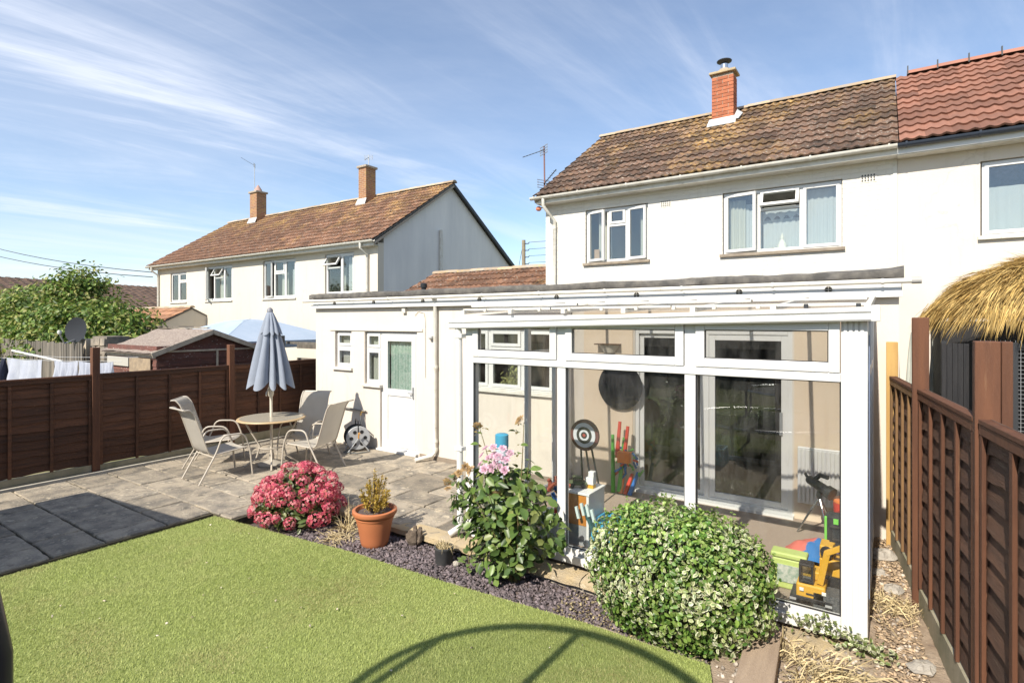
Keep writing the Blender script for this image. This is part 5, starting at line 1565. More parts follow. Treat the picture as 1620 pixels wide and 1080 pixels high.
def towel(u, v):
    x = -.78 + .44 * u; y = 5.50 + .42 * v
    return (x, y, FZ + .02 + .20 * math.exp(-((u - .55) ** 2 + (v - .5) ** 2) * 4) + .02 * math.sin(u * 13 + v * 4) * math.sin(v * 9))
tw.grid(24, 18, towel)
o = tw.build('crumpled_blanket', mat('blue_red_blanket', (.04, .17, .42), (.62, .16, .12), scale=3.2, rough=.95, lo=.49, hi=.53, bump=.5, bscale=200), smooth=True, ang=180)
props(o, 'crumpled blue and red blanket on the carpet near the toys', 'blanket')
ex = thing('toy_excavator', (-.50, 4.80, FZ), 'big yellow toy digger pressed against the glass', 'toy digger')
box('body', toyy, ex, -.57, -.37, 4.76, 4.96, FZ + .06, FZ + .19, bevel=.015)
box('engine', toyy, ex, -.55, -.40, 4.86, 5.0, FZ + .191, FZ + .26, bevel=.012)
cbx = rails(MB(), -.55, -.45, FZ + .20, FZ + .34, 4.755, 4.855, .016).build('cab', black_pl, ex, bevel=.003)
box('cab_window', glass, cbx, -.533, -.467, 4.80, 4.804, FZ + .217, FZ + .323)
for sx_ in (-.61, -.37):
    b = MB()
    pr_ = [(.045 * math.cos(t) - (.09 if math.cos(t) < 0 else -.09), .045 * math.sin(t)) for t in [2 * math.pi * i / 16 for i in range(16)]]
    b.prism([(sx_, 4.86 + a, FZ + .047 + c) for a, c in pr_], (.045, 0, 0)).build('track', black_pl, ex)
MB().bar((-.41, 4.80, FZ + .2), (-.36, 4.78, FZ + .46), .03, .045).build('boom', toyy, ex, bevel=.004)
MB().bar((-.37, 4.78, FZ + .45), (-.20, 4.76, FZ + .56), .03, .04).build('stick', toyy, ex, bevel=.004)
MB().prism([(-.24, 4.74, FZ + .50), (-.14, 4.74, FZ + .62), (-.10, 4.74, FZ + .57), (-.13, 4.74, FZ + .49)], (0, .09, 0)).build('bucket', toyy, ex)
rails(MB(), -.345, -.255, FZ + .55, FZ + .66, 4.76, 4.80, .016).build('grab', black_pl, ex)
box('bumper', black_pl, ex, -.572, -.368, 4.745, 4.759, FZ + .065, FZ + .095, bevel=.004)
for k in (-.545, -.395):
    box('headlamp', wcab, ex, k, k + .03, 4.748, 4.7595, FZ + .135, FZ + .16, bevel=.003)
box('warning_stripe', black_pl, ex, -.50, -.44, 4.752, 4.7595, FZ + .115, FZ + .125)
MB().tube([(-.41, 4.83, FZ + .22), (-.385, 4.81, FZ + .36)], .008, 8).build('ram', steel, ex, smooth=True)
gb = thing('green_toy_case', (-.62, 4.95, FZ), 'pale green plastic carry case behind the yellow digger', 'case')
lime = colour('pale_lime_plastic', (.46, .55, .17))
box('body', lime, gb, -.78, -.53, 5.02, 5.14, FZ, FZ + .25, bevel=.015)
box('window', mat('printed_card', (.25, .33, .26), (.55, .55, .48), scale=28, detail=3, rough=.4), gb, -.74, -.57, 5.012, 5.019, FZ + .06, FZ + .2)
box('lid', lime, gb, -.79, -.52, 5.01, 5.15, FZ + .251, FZ + .295, bevel=.012)
tr2 = thing('toy_truck', (-.33, 5.0, FZ), 'yellow toy tipper truck stacked beside the digger', 'toy truck')
box('tray', toyy, tr2, -.43, -.17, 4.98, 5.16, FZ + .20, FZ + .33, bevel=.01)
box('chassis', black_pl, tr2, -.42, -.18, 4.99, 5.15, FZ + .06, FZ + .199)
box('cab', toyy, tr2, -.43, -.33, 4.99, 5.15, FZ + .331, FZ + .43, bevel=.01)
for wx in (-.38, -.23):
    for zz in (FZ + .05, FZ + .39):
        lw_ = MB().lathe([(.042, -.02), (.045, 0), (.042, .02)], 14)
        w_ = MB(); w_.v = [(wx + x_, 4.965 + z_, zz + y_) for x_, y_, z_ in lw_.v]; w_.f = lw_.f
        wo = w_.build('wheel', black_pl, tr2, smooth=True)
        lh_ = MB().lathe([(.018, -.004), (.018, .004)], 10)
        h_ = MB(); h_.v = [(wx + x_, 4.942 + z_, zz + y_) for x_, y_, z_ in lh_.v]; h_.f = lh_.f
        h_.build('hub', wcab, wo)
box('grille_crate', mat('dark_mesh_crate', (.05, .055, .06), (.14, .14, .14), scale=90, rough=.6), tr2, -.45, -.275, 4.76, 4.93, FZ, FZ + .14)

# ================================================================== table, chairs, parasol
frame_m = mat('taupe_steel_tube', (.46, .41, .34), rough=.4, spec=.5)
sling_m = mat('beige_sling_fabric', (.50, .465, .40), (.46, .425, .365), scale=3, rough=.85, translucent=.22, bump=.3, bscale=500)
def chair_at(loc, rz, label, proto=[None]):
    if proto[0] is None:
        t = thing('patio_chair', (0, 0, 0), label, 'chair', 'sling chairs round the patio table')
        def rnd_path(pts, r=.07):
            out = [Vector(pts[0])]
            for a, p, c in zip(pts, pts[1:], pts[2:]):
                a, p, c = Vector(a), Vector(p), Vector(c)
                k = min(r, (a - p).length * .45, (c - p).length * .45)
                q0_, q1_ = p + (a - p).normalized() * k, p + (c - p).normalized() * k
                for i in range(5):
                    u = i / 4
                    out.append(q0_ * (1 - u) ** 2 + p * 2 * u * (1 - u) + q1_ * u * u)
            return out + [Vector(pts[-1])]
        for sx in (-1, 1):
            x_ = .28 * sx
            MB().tube(rnd_path([(x_, -.36, 0), (x_, -.12, .42), (x_, -.04, .645), (x_, .27, .635), (x_, .36, .40), (x_, .40, 0)], .09), .0125, 8).build('side_frame', frame_m, t, smooth=True, local=True, ang=60)
            MB().tube(rnd_path([(x_ * .86, .34, .42), (x_ * .86, -.20, .37), (x_ * .86, -.40, .98), (x_ * .86, -.47, 1.06), (x_ * .86, -.53, 1.06)], .10), .0115, 8).build('sling_rail', frame_m, t, smooth=True, local=True, ang=60)
        sp = rnd_path([(0, .36, .405), (0, .33, .425), (0, -.20, .375), (0, -.40, .98), (0, -.47, 1.06), (0, -.54, 1.06)], .10)
        cum = [0]
        for a, c in zip(sp, sp[1:]): cum.append(cum[-1] + (c - a).length)
        def at_len(s_):
            for i in range(len(sp) - 1):
                if s_ <= cum[i + 1] or i == len(sp) - 2:
                    return sp[i].lerp(sp[i + 1], (s_ - cum[i]) / max(1e-6, cum[i + 1] - cum[i]))
        def fab(u, v):
            p = at_len(cum[-1] * u)
            sag = .012 * (1 - (2 * v - 1) ** 2)
            return (-.238 + .476 * v, p.y + sag * (-.8 if p.z > .5 else 0), p.z - sag * (1 if p.z < .5 else 0))
        fo = MB().grid(40, 8, fab).build('sling', sling_m, t, smooth=True, local=True, ang=180)
        for (y_, z_) in ((.30, .405), (-.16, .355)):
            MB().tube([(-.275, y_, z_), (.275, y_, z_)], .010, 8).build('crossbar', frame_m, t, smooth=True, local=True)
        MB().tube([(-.24, -.535, 1.06), (.24, -.535, 1.06)], .011, 8).build('top_bar', frame_m, t, smooth=True, local=True)
        proto[0] = t
    else:
        src = proto[0]
        t = src.copy(); COL.objects.link(t)
        for ch_ in src.children:
            c = ch_.copy(); COL.objects.link(c); c.parent = t
    t.location = loc; t.rotation_euler = (0, 0, rz)
    props(t, label, 'chair', 'sling chairs round the patio table')
    return t
chair_at((-8.20, 4.32, .003), R(-4), 'beige sling chair seen from behind, standing alone on the slabs')
chair_at((-9.02, 4.70, .003), R(-44), 'beige sling chair tucked between the brown fence and the table')
chair_at((-8.06, 5.72, .003), R(-150), 'beige sling chair facing out behind the round table')
chair_at((-7.38, 5.42, .003), R(106), 'beige sling chair seen side on near the hose reel')
tb = thing('round_patio_table', (-8.14, 5.17, 0), 'round beige topped metal table with a parasol through it', 'table')
TC = (-8.14, 5.17, 0)
MB().lathe([(.02, .735), (.47, .735), (.505, .738), (.515, .75), (.505, .764), (.47, .766), (.02, .762)], 48, TC).build('rim', mat('tan_table_rim', (.50, .36, .20), rough=.45), tb, smooth=True)
MB().lathe([(.01, .7665), (.47, .7665), (.472, .769), (.01, .770)], 48, TC).build('tabletop', mat('pebbled_glass_top', (.40, .36, .28), (.34, .31, .25), scale=40, rough=.22), tb, smooth=True)
for i in range(4):
    a = R(45 + 90 * i + 12)
    c, s_ = math.cos(a), math.sin(a)
    MB().tube([(TC[0] + c * .40, TC[1] + s_ * .40, .735), (TC[0] + c * .30, TC[1] + s_ * .30, .55), (TC[0] + c * .17, TC[1] + s_ * .17, .32), (TC[0] + c * .22, TC[1] + s_ * .22, .14), (TC[0] + c * .40, TC[1] + s_ * .40, .004)], .014, 8).build('leg', frame_m, tb, smooth=True, ang=60)
rg_ = MB()
rg_.tube([(TC[0] + .19 * math.cos(2 * math.pi * i / 24), TC[1] + .19 * math.sin(2 * math.pi * i / 24), .30) for i in range(25)], .01, 6)
rg_.build('brace_ring', frame_m, tb, smooth=True, ang=60)
pa = thing('closed_parasol', (-8.14, 5.17, 0), 'closed blue grey parasol standing through the round table', 'parasol')
MB().tube([(TC[0], TC[1], .02), (TC[0] - .02, TC[1], 1.2), (TC[0] - .05, TC[1], 2.46)], .022, 10).build('pole', mat('cream_pole', (.62, .56, .46), rough=.45), pa, smooth=True)
MB().lathe([(.20, 0), (.21, .03), (.12, .06), (.04, .09), (.035, .2)], 20, TC).build('base', mat('cast_base', (.35, .32, .27), rough=.6), pa, smooth=True)
par_m = mat('blue_grey_canvas', (.30, .335, .40), (.27, .30, .36), scale=4, rough=.85, translucent=.15, bump=.2, bscale=300)
def canopy(z0, z1, r0, r1, lobes, depth, jag, cx, cy, nz=16, n=96, pw=.8):
    b = MB()
    for i in range(nz + 1):
        v = i / nz
        for j in range(n):
            t = 2 * math.pi * j / n
            l = abs(math.sin((t + .22 * math.sin(2 * t + 1) + .12 * math.sin(3 * t)) * lobes / 2 + .9 * v))
            f = 1 - depth * (1 - l ** .7) * min(1, v * 2.2)
            r = (r0 + (r1 - r0) * v ** pw) * f * (1 + .06 * math.sin(t * 3 + 1))
            z = z0 + (z1 - z0) * v + (jag * (l - .3) * v ** 3)
            b.v.append((cx - .05 * (1 - v) + r * math.cos(t), cy + r * math.sin(t), z))
    for i in range(nz):
        for j in range(n):
            j2 = (j + 1) % n
            b.f.append((i * n + j, i * n + j2, (i + 1) * n + j2, (i + 1) * n + j))
    b.f.append(tuple(range(n)))
    return b
canopy(2.42, 1.32, .05, .36, 8, .62, -.14, TC[0], TC[1], nz=20, pw=.85).build('canopy', par_m, pa, smooth=True, ang=75)
canopy(2.47, 2.12, .03, .17, 8, .35, -.06, TC[0], TC[1], nz=8).build('vent_flap', par_m, pa, smooth=True, ang=75)
MB().lathe([(.05, 2.45), (.045, 2.49), (.015, 2.52)], 12, (TC[0] - .05, TC[1], 0)).build('finial', mat('grey_finial', (.2, .2, .22), rough=.5), pa, smooth=True)
MB().tube([(TC[0] - .03, TC[1] - .03, 1.22), (TC[0] + .0, TC[1] - .09, 1.16), (TC[0] + .06, TC[1] - .13, 1.13)], .014, 8).build('crank', MATS['cream_pole'], pa, smooth=True)
MB().lathe([(.035, 1.1), (.042, 1.14), (.04, 1.26), (.03, 1.3)], 12, (TC[0] - .02, TC[1], 0)).build('crank_housing', MATS['cream_pole'], pa, smooth=True)

# hose reel
hr = thing('hose_reel', (-7.80, 6.62, 0), 'grey and black garden hose reel by the back door', 'hose reel')
def lathe_y(prof, n, c, axis=(0, 1, 0)):
    l = MB().lathe(prof, n); o = MB()
    ax_ = Vector(axis).normalized(); a_ = ax_.cross(Vector((0, 0, 1))).normalized(); b_ = a_.cross(ax_)
    o.v = [tuple(Vector(c) + a_ * x_ + b_ * y_ + ax_ * z_) for x_, y_, z_ in l.v]; o.f = l.f
    return o
hc, hax = Vector((-7.82, 6.62, .24)), Vector((.85, -.5, 0))
gpl = mat('grey_reel_plastic', (.36, .37, .38), rough=.45)
for d_ in (-.13, .13):
    c_ = hc + hax.normalized() * d_
    fl_ = lathe_y([(.05, -.008), (.20, -.01), (.21, 0), (.20, .01), (.05, .008)], 28, c_, hax).build('flange', gpl if d_ > 0 else black_pl, hr, smooth=True)
    if d_ > 0:
        for i in range(6):
            a = 2 * math.pi * i / 6
            ay = hax.cross(Vector((0, 0, 1))).normalized()
            q = c_ + (ay * math.cos(a) + Vector((0, 0, 1)) * math.sin(a)) * .12 + hax.normalized() * .011
            lathe_y([(.032, 0), (.032, .003)], 12, q, hax).build('slot', black_pl, fl_)
for k in range(5):
    lathe_y([(.165, -.02), (.185, 0), (.165, .02)], 24, hc + hax.normalized() * (-.09 + .045 * k), hax).build('hose_coil', mat('hose_dark', (.055, .06, .06), rough=.55), hr, smooth=True)
for d_ in (-.16, .16):
    c_ = hc + hax.normalized() * d_
    ay = hax.cross(Vector((0, 0, 1))).normalized()
    MB().tube([c_ + ay * -.18 + Vector((0, 0, -.235)), c_, c_ + ay * .18 + Vector((0, 0, -.235))], .012, 8).build('stand', gpl, hr, smooth=True)
ay = hax.cross(Vector((0, 0, 1))).normalized()
MB().tube([hc - hax.normalized() * .14 + Vector((0, 0, .1)), hc - hax.normalized() * .13 + Vector((0, 0, .29)), hc + hax.normalized() * .13 + Vector((0, 0, .29)), hc + hax.normalized() * .14 + Vector((0, 0, .1))], .011, 8).build('handle', black_pl, hr, smooth=True)
MB().tube([hc + hax.normalized() * .17, hc + hax.normalized() * .2 + Vector((0, 0, .1)), hc + hax.normalized() * .27 + Vector((0, 0, .1))], .012, 8).build('crank', mat('orange_grip', (.6, .28, .04), rough=.5), hr, smooth=True)
MB().tube([hc + ay * .1 + Vector((0, 0, -.2)), hc + ay * .25 + Vector((.1, -.05, -.225)), hc + ay * .1 + Vector((.3, -.12, -.225)), hc + Vector((.32, .02, -.225))], .010, 8).build('loose_hose', MATS['hose_grey'], hr, smooth=True)
orn = thing('stone_ornament', (-8.62, 6.6, 0), 'small pale stone animal ornament against the wall', 'ornament')
MB().lathe([(.06, 0), (.075, .04), (.06, .11), (.04, .15), (.05, .19), (.045, .23), (.01, .25)], 14, (-8.50, 6.62, 0)).build('body', rock_m, orn, smooth=True)
for s_ in (-1, 1):
    MB().tube([(-8.50 + .025 * s_, 6.61, .235), (-8.50 + .035 * s_, 6.61, .275)], [.014, .003], 6).build('ear', rock_m, orn)

# ================================================================== shelter, parasols behind the further fence
hut = thing('thatched_shelter', (1.1, 7.0, -.1), 'black panelled garden bar with shaggy straw thatch roof', 'shelter')
blk = mat('black_stained_timber', (.016, .016, .018), (.028, .027, .028), scale=8, rough=.6, stretch=(6, 6, .3), bump=.4)
for i in range(5):
    box('panel', blk, hut, .47 + i * .043, .51 + i * .043, 6.98 + .004 * (i % 2), 7.02, 0, 2.08)
for xx in (.47, .70, .98, 1.9):
    box('post', dark_metal, hut, xx - .0, xx + .05, 7.021 if xx < .6 else 6.9, 7.071 if xx < .6 else 6.95, -.1, 2.1)
box('panel', blk, hut, .47, .51, 7.08, 8.6, 0, 2.3)
box('rear_panel', blk, hut, .52, 2.2, 8.5, 8.54, 0, 2.3)
for zz in (2.05, 1.1):
    box('rail', dark_metal, hut, .755, 1.9, 6.905, 6.935, zz, zz + .04)
mesh_b = MB()
for i in range(30):
    mesh_b.box(.76 + i * .036, .764 + i * .036, 6.918, 6.922, .0, 2.12)
for i in range(55):
    mesh_b.box(.76, 1.9, 6.9235, 6.9265, .02 + i * .038, .024 + i * .038)
mesh_b.build('wire_mesh', grey_metal, hut)
straw_m = mat('golden_straw', (.46, .31, .10), (.57, .41, .16), scale=7, rough=.9, island=.5, translucent=.2)
# straw bundles hang from the thatch frame: blades follow the slope and droop at the eave
def thatch(n, cx, cy, rx, ry, ztop, zeave):
    t = nr.uniform(0, 2 * np.pi, n)
    k = nr.uniform(0, 1, n) ** .7
    rr_ = .15 + .85 * k
    px = cx + rx * rr_ * np.cos(t); py = cy + ry * rr_ * np.sin(t)
    pz = ztop + (zeave - ztop) * rr_ ** 3 + nr.normal(0, .03, n) + .03 * np.sin(t * 23) * rr_
    D = np.column_stack([np.cos(t) * rx, np.sin(t) * ry, (zeave - ztop) * 2.6 * rr_ ** 2])
    D = unit(D + nr.normal(0, .24, (n, 3)) + .22 * np.column_stack([np.sin(px * 17 + py * 9), np.cos(py * 15), np.sin(px * 11)]))
    D[:, 2] -= .5 * k ** 3
    D = unit(D)
    L_ = nr.uniform(.12, .27, n)
    S = unit(np.cross(D, np.array([0, 0, 1.0]) + nr.normal(0, .3, (n, 3)))) * nr.uniform(.002, .0045, n)[:, None]
    B = np.column_stack([px, py, pz])
    T = B + D * L_[:, None]
    M_ = (B + T) / 2 + np.array([0, 0, .012])
    V = np.stack([B - S, B + S, M_ + S, M_ - S, T], 1).reshape(-1, 3)
    F = (np.arange(n)[:, None, None] * 5 + np.array([[0, 1, 2], [0, 2, 3], [3, 2, 4]])[None]).reshape(-1, 3)
    return raw_mesh('straw', V, F, straw_m)
th_c = (1.62, 7.45)
o = bpy.data.objects.new('thatch', thatch(30000, th_c[0], th_c[1], 1.28, .75, 2.88, 2.34))
link(o, hut); o['kind'] = 'stuff'
MB().lathe([(.98, 2.34), (.88, 2.46), (.75, 2.55), (.55, 2.69), (.30, 2.76), (.02, 2.79)], 24, (0, 0, 0), fn=lambda x_, y_, z_, t: (th_c[0] + x_ * 1.30, th_c[1] + y_ * .75, z_)).build('thatch_core', mat('straw_core', (.34, .22, .07), (.26, .17, .06), scale=30, rough=.95, bump=1), hut, smooth=True)
gp_m = mat('grey_green_canvas', (.50, .53, .48), (.44, .46, .42), scale=3, rough=.9)
for (x_, y_, zt, zb, lab) in ((.30, 8.6, 2.16, 1.2, 'folded grey parasol leaning beyond the yellow timber post'), (.50, 8.2, 2.12, .9, 'folded pale green parasol behind the tall red brown post')):
    t_ = thing('folded_parasol', (x_, y_, 0), lab, 'parasol', 'folded parasols by the adjoining house')
    MB().tube([(x_, y_, -.15), (x_, y_, zt)], .02, 8).build('pole', grey_metal, t_)
    canopy(zt, zb, .03, .16, 8, .5, -.05, x_ + .05, y_, nz=12, n=64).build('canopy', gp_m, t_, smooth=True, ang=75)
ngr = box('neighbour_yard', mat('pale_paving', (.40, .37, .32), (.33, .30, .26), scale=3, rough=.95), None, 1.2, 6, -1, 9.99, -.19, -.05)
props(ngr, 'pale paved yard behind the faded fence', 'yard', kind='structure')

# railway sleeper
slp = MB().box(-.11, .11, -.45, .45, -.10, .0).build('timber_sleeper', mat('weathered_sleeper', (.37, .28, .20), (.29, .215, .155), scale=6, rough=.95, stretch=(4, .4, 2), bump=.5), bevel=.008, loc=(-.695, 3.98, .062), rot=(R(1.5), 0, R(4)))
props(slp, 'short weathered timber sleeper laid beside the variegated bush', 'sleeper')

# ================================================================== trampoline whose ring throws the curved shadow
trm = thing('trampoline', (-2.05, -.62, -.05), 'netted trampoline standing beside the viewpoint', 'trampoline')
tcx, tcy, tR, tH = -1.70, -.95, 1.22, 3.10
def circ(z, r, n=40): return [(tcx + r * math.cos(2 * math.pi * i / n), tcy + r * math.sin(2 * math.pi * i / n), z) for i in range(n + 1)]
MB().tube(circ(tH, tR), .035, 8, cap=False).build('top_ring', black_pl, trm, smooth=True)
MB().tube(circ(.62, tR), .03, 8, cap=False).build('frame_ring', steel, trm, smooth=True)
MB().lathe([(.01, .60), (tR * .85, .60), (tR * .85, .605), (.01, .606)], 36, (tcx, tcy, 0)).build('mat', black_pl, trm)
for a in [R(q_) for q_ in (103, 151, 199, 247, 295, 343, 38)]:
    MB().tube([(tcx + (tR + .02) * math.cos(a), tcy + (tR + .02) * math.sin(a), -.055), (tcx + (tR + .02) * math.cos(a), tcy + (tR + .02) * math.sin(a), tH)], .03, 8).build('pole', black_pl, trm, smooth=True)
netm = bpy.data.materials.new('fine_black_net'); netm.use_nodes = True
nt = netm.node_tree; nt.nodes.clear()
o_ = N('ShaderNodeOutputMaterial', nt); t_ = N('ShaderNodeBsdfTransparent', nt); d_ = N('ShaderNodeBsdfDiffuse', nt); d_.inputs[0].default_value = (.01, .01, .01, 1)
m_ = N('ShaderNodeMixShader', nt); m_.inputs[0].default_value = .26
nt.links.new(t_.outputs[0], m_.inputs[1]); nt.links.new(d_.outputs[0], m_.inputs[2]); nt.links.new(m_.outputs[0], o_.inputs[0])
nb = MB()
n_ = 40
for z_ in (.65, tH):
    nb.v += circ(z_, tR - .04, n_)[:-1]
for i in range(n_):
    nb.f.append((i, (i + 1) % n_, n_ + (i + 1) % n_, n_ + i))
nb.build('safety_net', netm, trm)
MB().tube([(-1.75, .27, .62), (-1.55, .345, .72), (-1.543, .345, 1.2), (-1.545, .344, 1.6), (-1.58, .32, 1.82), (-1.72, .22, 1.95)], [.025, .034, .036, .036, .032, .02], 12).build('padded_pole', black_pl, trm, smooth=True)

# summerhouse that shades the near slabs, and planting behind the viewpoint
sh2 = thing('summerhouse', (-7.9, -.1, -.1), 'flat topped timber summerhouse standing off beyond the near slabs', 'summerhouse')
box('wall', fence_m, sh2, -8.93, -6.88, -1.6, .15, -.1, 2.35)
MB().prism([(-9.0, -1.7, 2.36), (-6.80, -1.7, 2.36), (-6.80, .46, 2.36), (-9.0, .24, 2.36)], (0, 0, .10)).build('roof', felt, sh2)
leafb = [(.06, .09, .02), (.085, .12, .025), (.04, .065, .015)]
for i, (x_, y_, h_) in enumerate(((-9, -13, 5.2), (-4.2, -15, 6.0), (1.5, -14, 5.0), (6.5, -12, 5.4))):
    tree('garden_tree', (x_, y_, -.2), [((x_, y_, h_ * .62), (2.2, 2.0, h_ * .32)), ((x_ - 1.4, y_ + .4, h_ * .5), (1.5, 1.4, h_ * .26)), ((x_ + 1.4, y_ - .3, h_ * .52), (1.6, 1.5, h_ * .25)), ((x_, y_ + .6, h_ * .3), (2.2, 1.2, h_ * .25))], 3000, .34, leafb,
         ('broad dark tree at the bottom of the garden behind the summerhouse', 'tallest dark tree at the bottom of the garden', 'rounded dark tree at the bottom of the garden by the trampoline', 'dark tree in the adjoining garden behind the shelter')[i], 1.6, group='trees at the bottom of the garden')
bf = thing('rear_fence', (0, -11, -.2), 'plain dark timber fence closing the bottom of the garden', 'fence')
for i in range(40):
    box('board', gw_m, bf, -12 + i * .55, -12 + i * .55 + .54, -11 - .01 * (i % 2), -10.97, -.2, 1.7)

# ================================================================== plants
plant_leaf = mat('plant_leaf', (0, 0, 0), attr='Col', rough=.42, island=.28, translucent=.25, spec=.5)
# hydrangea
hy = thing('hydrangea_bush', (-5.88, 4.05, -.12), 'rounded hydrangea bush covered in deep pink flower heads', 'hydrangea')
hc_ = np.array([-5.88, 4.08, -.02]); hs = np.array([.55, .47, .55])
def dome_pts(n, c, s, zmin=-.1, jit=.08):
    d = unit(nr.normal(size=(n * 3, 3)))
    d = d[d[:, 2] > zmin][:n]
    return c + d * s * nr.uniform(1 - jit * 3, 1, (len(d), 1)), d
Pd, dd_ = dome_pts(1500, hc_, hs * .93, -.05, .14)
o = leaves('foliage', Pd, unit(dd_ + nr.normal(0, .5, Pd.shape)), nr.uniform(.06, .11, len(Pd)), nr.uniform(.04, .065, len(Pd)), pick([(.05, .085, .02), (.08, .12, .03), (.13, .15, .04), (.16, .10, .05)], len(Pd)), pick([(.08, .11, .03), (.14, .15, .05)], len(Pd)), plant_leaf, hy)
o['kind'] = 'stuff'
for i in range(9):
    a = rnd.uniform(0, 6.28)
    MB().tube([(-5.88, 4.06, -.14), (-5.88 + .15 * math.cos(a), 4.06 + .15 * math.sin(a), .15), (-5.88 + .36 * math.cos(a), 4.06 + .3 * math.sin(a), .36)], [.012, .009, .005], 6).build('stem', bark, hy)
pink = mat('pink_floret', (0, 0, 0), attr='Col', rough=.7, island=.25, translucent=.2)
def head_mesh(seed, r=.075):
    g_ = np.random.default_rng(seed)
    k = 70
    d = unit(g_.normal(size=(k * 3, 3))); d = d[d[:, 2] > -.15][:k]
    P_ = d * np.array([r, r, r * .62]) * g_.uniform(.9, 1.08, (len(d), 1))
    Vs, Fs, Cs = [], [], []
    pal = np.array([(.54, .075, .13), (.62, .12, .18), (.42, .05, .09), (.72, .28, .30), (.58, .16, .15)])
    for p, n_ in zip(P_, d):
        a_ = unit(np.cross(n_, g_.normal(size=3))[None])[0]; b_ = np.cross(n_, a_)
        col = pal[g_.integers(0, 5)]
        for q in range(4):
            t = q * np.pi / 2
            u_ = a_ * np.cos(t) + b_ * np.sin(t); w_ = -a_ * np.sin(t) + b_ * np.cos(t)
            s = .0115
            i0 = len(Vs)
            Vs += [p, p + u_ * s * .8 + w_ * s * .6 + n_ * .002, p + u_ * s * 1.45 + n_ * .003, p + u_ * s * .8 - w_ * s * .6 + n_ * .002]
            Fs += [(i0, i0 + 1, i0 + 2), (i0, i0 + 2, i0 + 3)]
            Cs += [col * .8, col, col * 1.15, col]
    return raw_mesh('flower_head', np.array(Vs), np.array(Fs), pink, np.array(Cs))
hm = [head_mesh(i) for i in range(4)]
hp, hd = [], []
tries = 0
while len(hp) < 88 and tries < 6000:
    tries += 1
    d = unit(nr.normal(size=(1, 3)))[0]
    if d[2] < .08: continue
    lump = 1 + .07 * math.sin(d[0] * 6 + 2) * math.cos(d[1] * 5) + .06 * math.sin(d[2] * 9 + d[0] * 4) + rnd.uniform(-.05, .05)
    p = hc_ + d * hs * 1.0 * lump
    if all(np.linalg.norm(p - q) > .094 for q in hp):
        hp.append(p); hd.append(d)
for p, d in zip(hp, hd):
    if rnd.random() < .13: continue
    e = Vector((d[0], d[1], d[2] + .35)).to_track_quat('Z', 'Y').to_euler()
    s = rnd.uniform(.8, 1.2)
    piece('flower_head', rnd.choice(hm), hy, tuple(p), e, (s, s, s))

# terracotta pot with golden conifer
tpot = thing('terracotta_pot', (-4.60, 4.14, -.13), 'large terracotta pot standing on the slate chippings', 'plant pot')
terra = mat('terracotta_plastic', (.46, .165, .07), (.42, .145, .06), scale=3, rough=.55, spots=[((.40, .20, .11), 5, .66, .8)])
MB().lathe([(.135, 0), (.14, .004), (.152, .05), (.178, .20), (.205, .31), (.207, .33), (.228, .335), (.240, .355), (.238, .385), (.222, .395), (.205, .39), (.19, .345), (.02, .340)], 40, (-4.60, 4.14, -.125)).build('pot_body', terra, tpot, smooth=True, ang=50)
MB().lathe([(.201, .30), (.212, .305), (.212, .316), (.203, .32)], 40, (-4.60, 4.14, -.125)).build('band', terra, tpot, smooth=True)
MB().lathe([(.02, .342), (.19, .346), (.188, .352), (.02, .36)], 24, (-4.60, 4.14, -.125)).build('compost', soil, tpot, smooth=True)
cf = thing('golden_conifer', (-4.60, 4.14, .22), 'small golden conifer growing in the terracotta pot', 'conifer')
MB().tube([(-4.60, 4.14, .22), (-4.60, 4.14, .6)], [.014, .005], 6).build('stem', bark, cf)
Ps, Ds = [], []
tips = [(0, 0, .66)] + [(.15 * math.cos(a), .13 * math.sin(a), rnd.uniform(.40, .60)) for a in [i * .7 for i in range(9)]] + [(.08 * math.cos(a), .08 * math.sin(a), rnd.uniform(.48, .63)) for a in [i * 1.2 for i in range(6)]] + [(.16 * math.cos(a), .14 * math.sin(a), rnd.uniform(.30, .42)) for a in [i * .8 for i in range(9)]]
for tx, ty, tz_ in tips:
    b0 = np.array([-4.60 + tx * .35, 4.14 + ty * .35, .24]); b1 = np.array([-4.60 + tx, 4.14 + ty, tz_])
    MB().tube([tuple(b0), tuple(b1)], [.005, .002], 5).build('branch', bark, cf)
    k = 85
    u = nr.uniform(.25, 1.04, (k, 1)) ** .8
    Ps.append(b0 + (b1 - b0) * u + nr.normal(0, .02, (k, 3)) * (1.25 - u)); Ds.append(unit((b1 - b0)[None] + nr.normal(0, .13, (k, 3))))
Pc, Dc = np.vstack(Ps), np.vstack(Ds)
o = leaves('foliage', Pc, nr.normal(size=Pc.shape), nr.uniform(.018, .04, len(Pc)), .010, pick([(.38, .24, .03), (.46, .33, .05), (.24, .19, .03), (.34, .16, .03)], len(Pc)), pick([(.50, .36, .07)], len(Pc)), plant_leaf, cf, D=Dc)
o['kind'] = 'stuff'

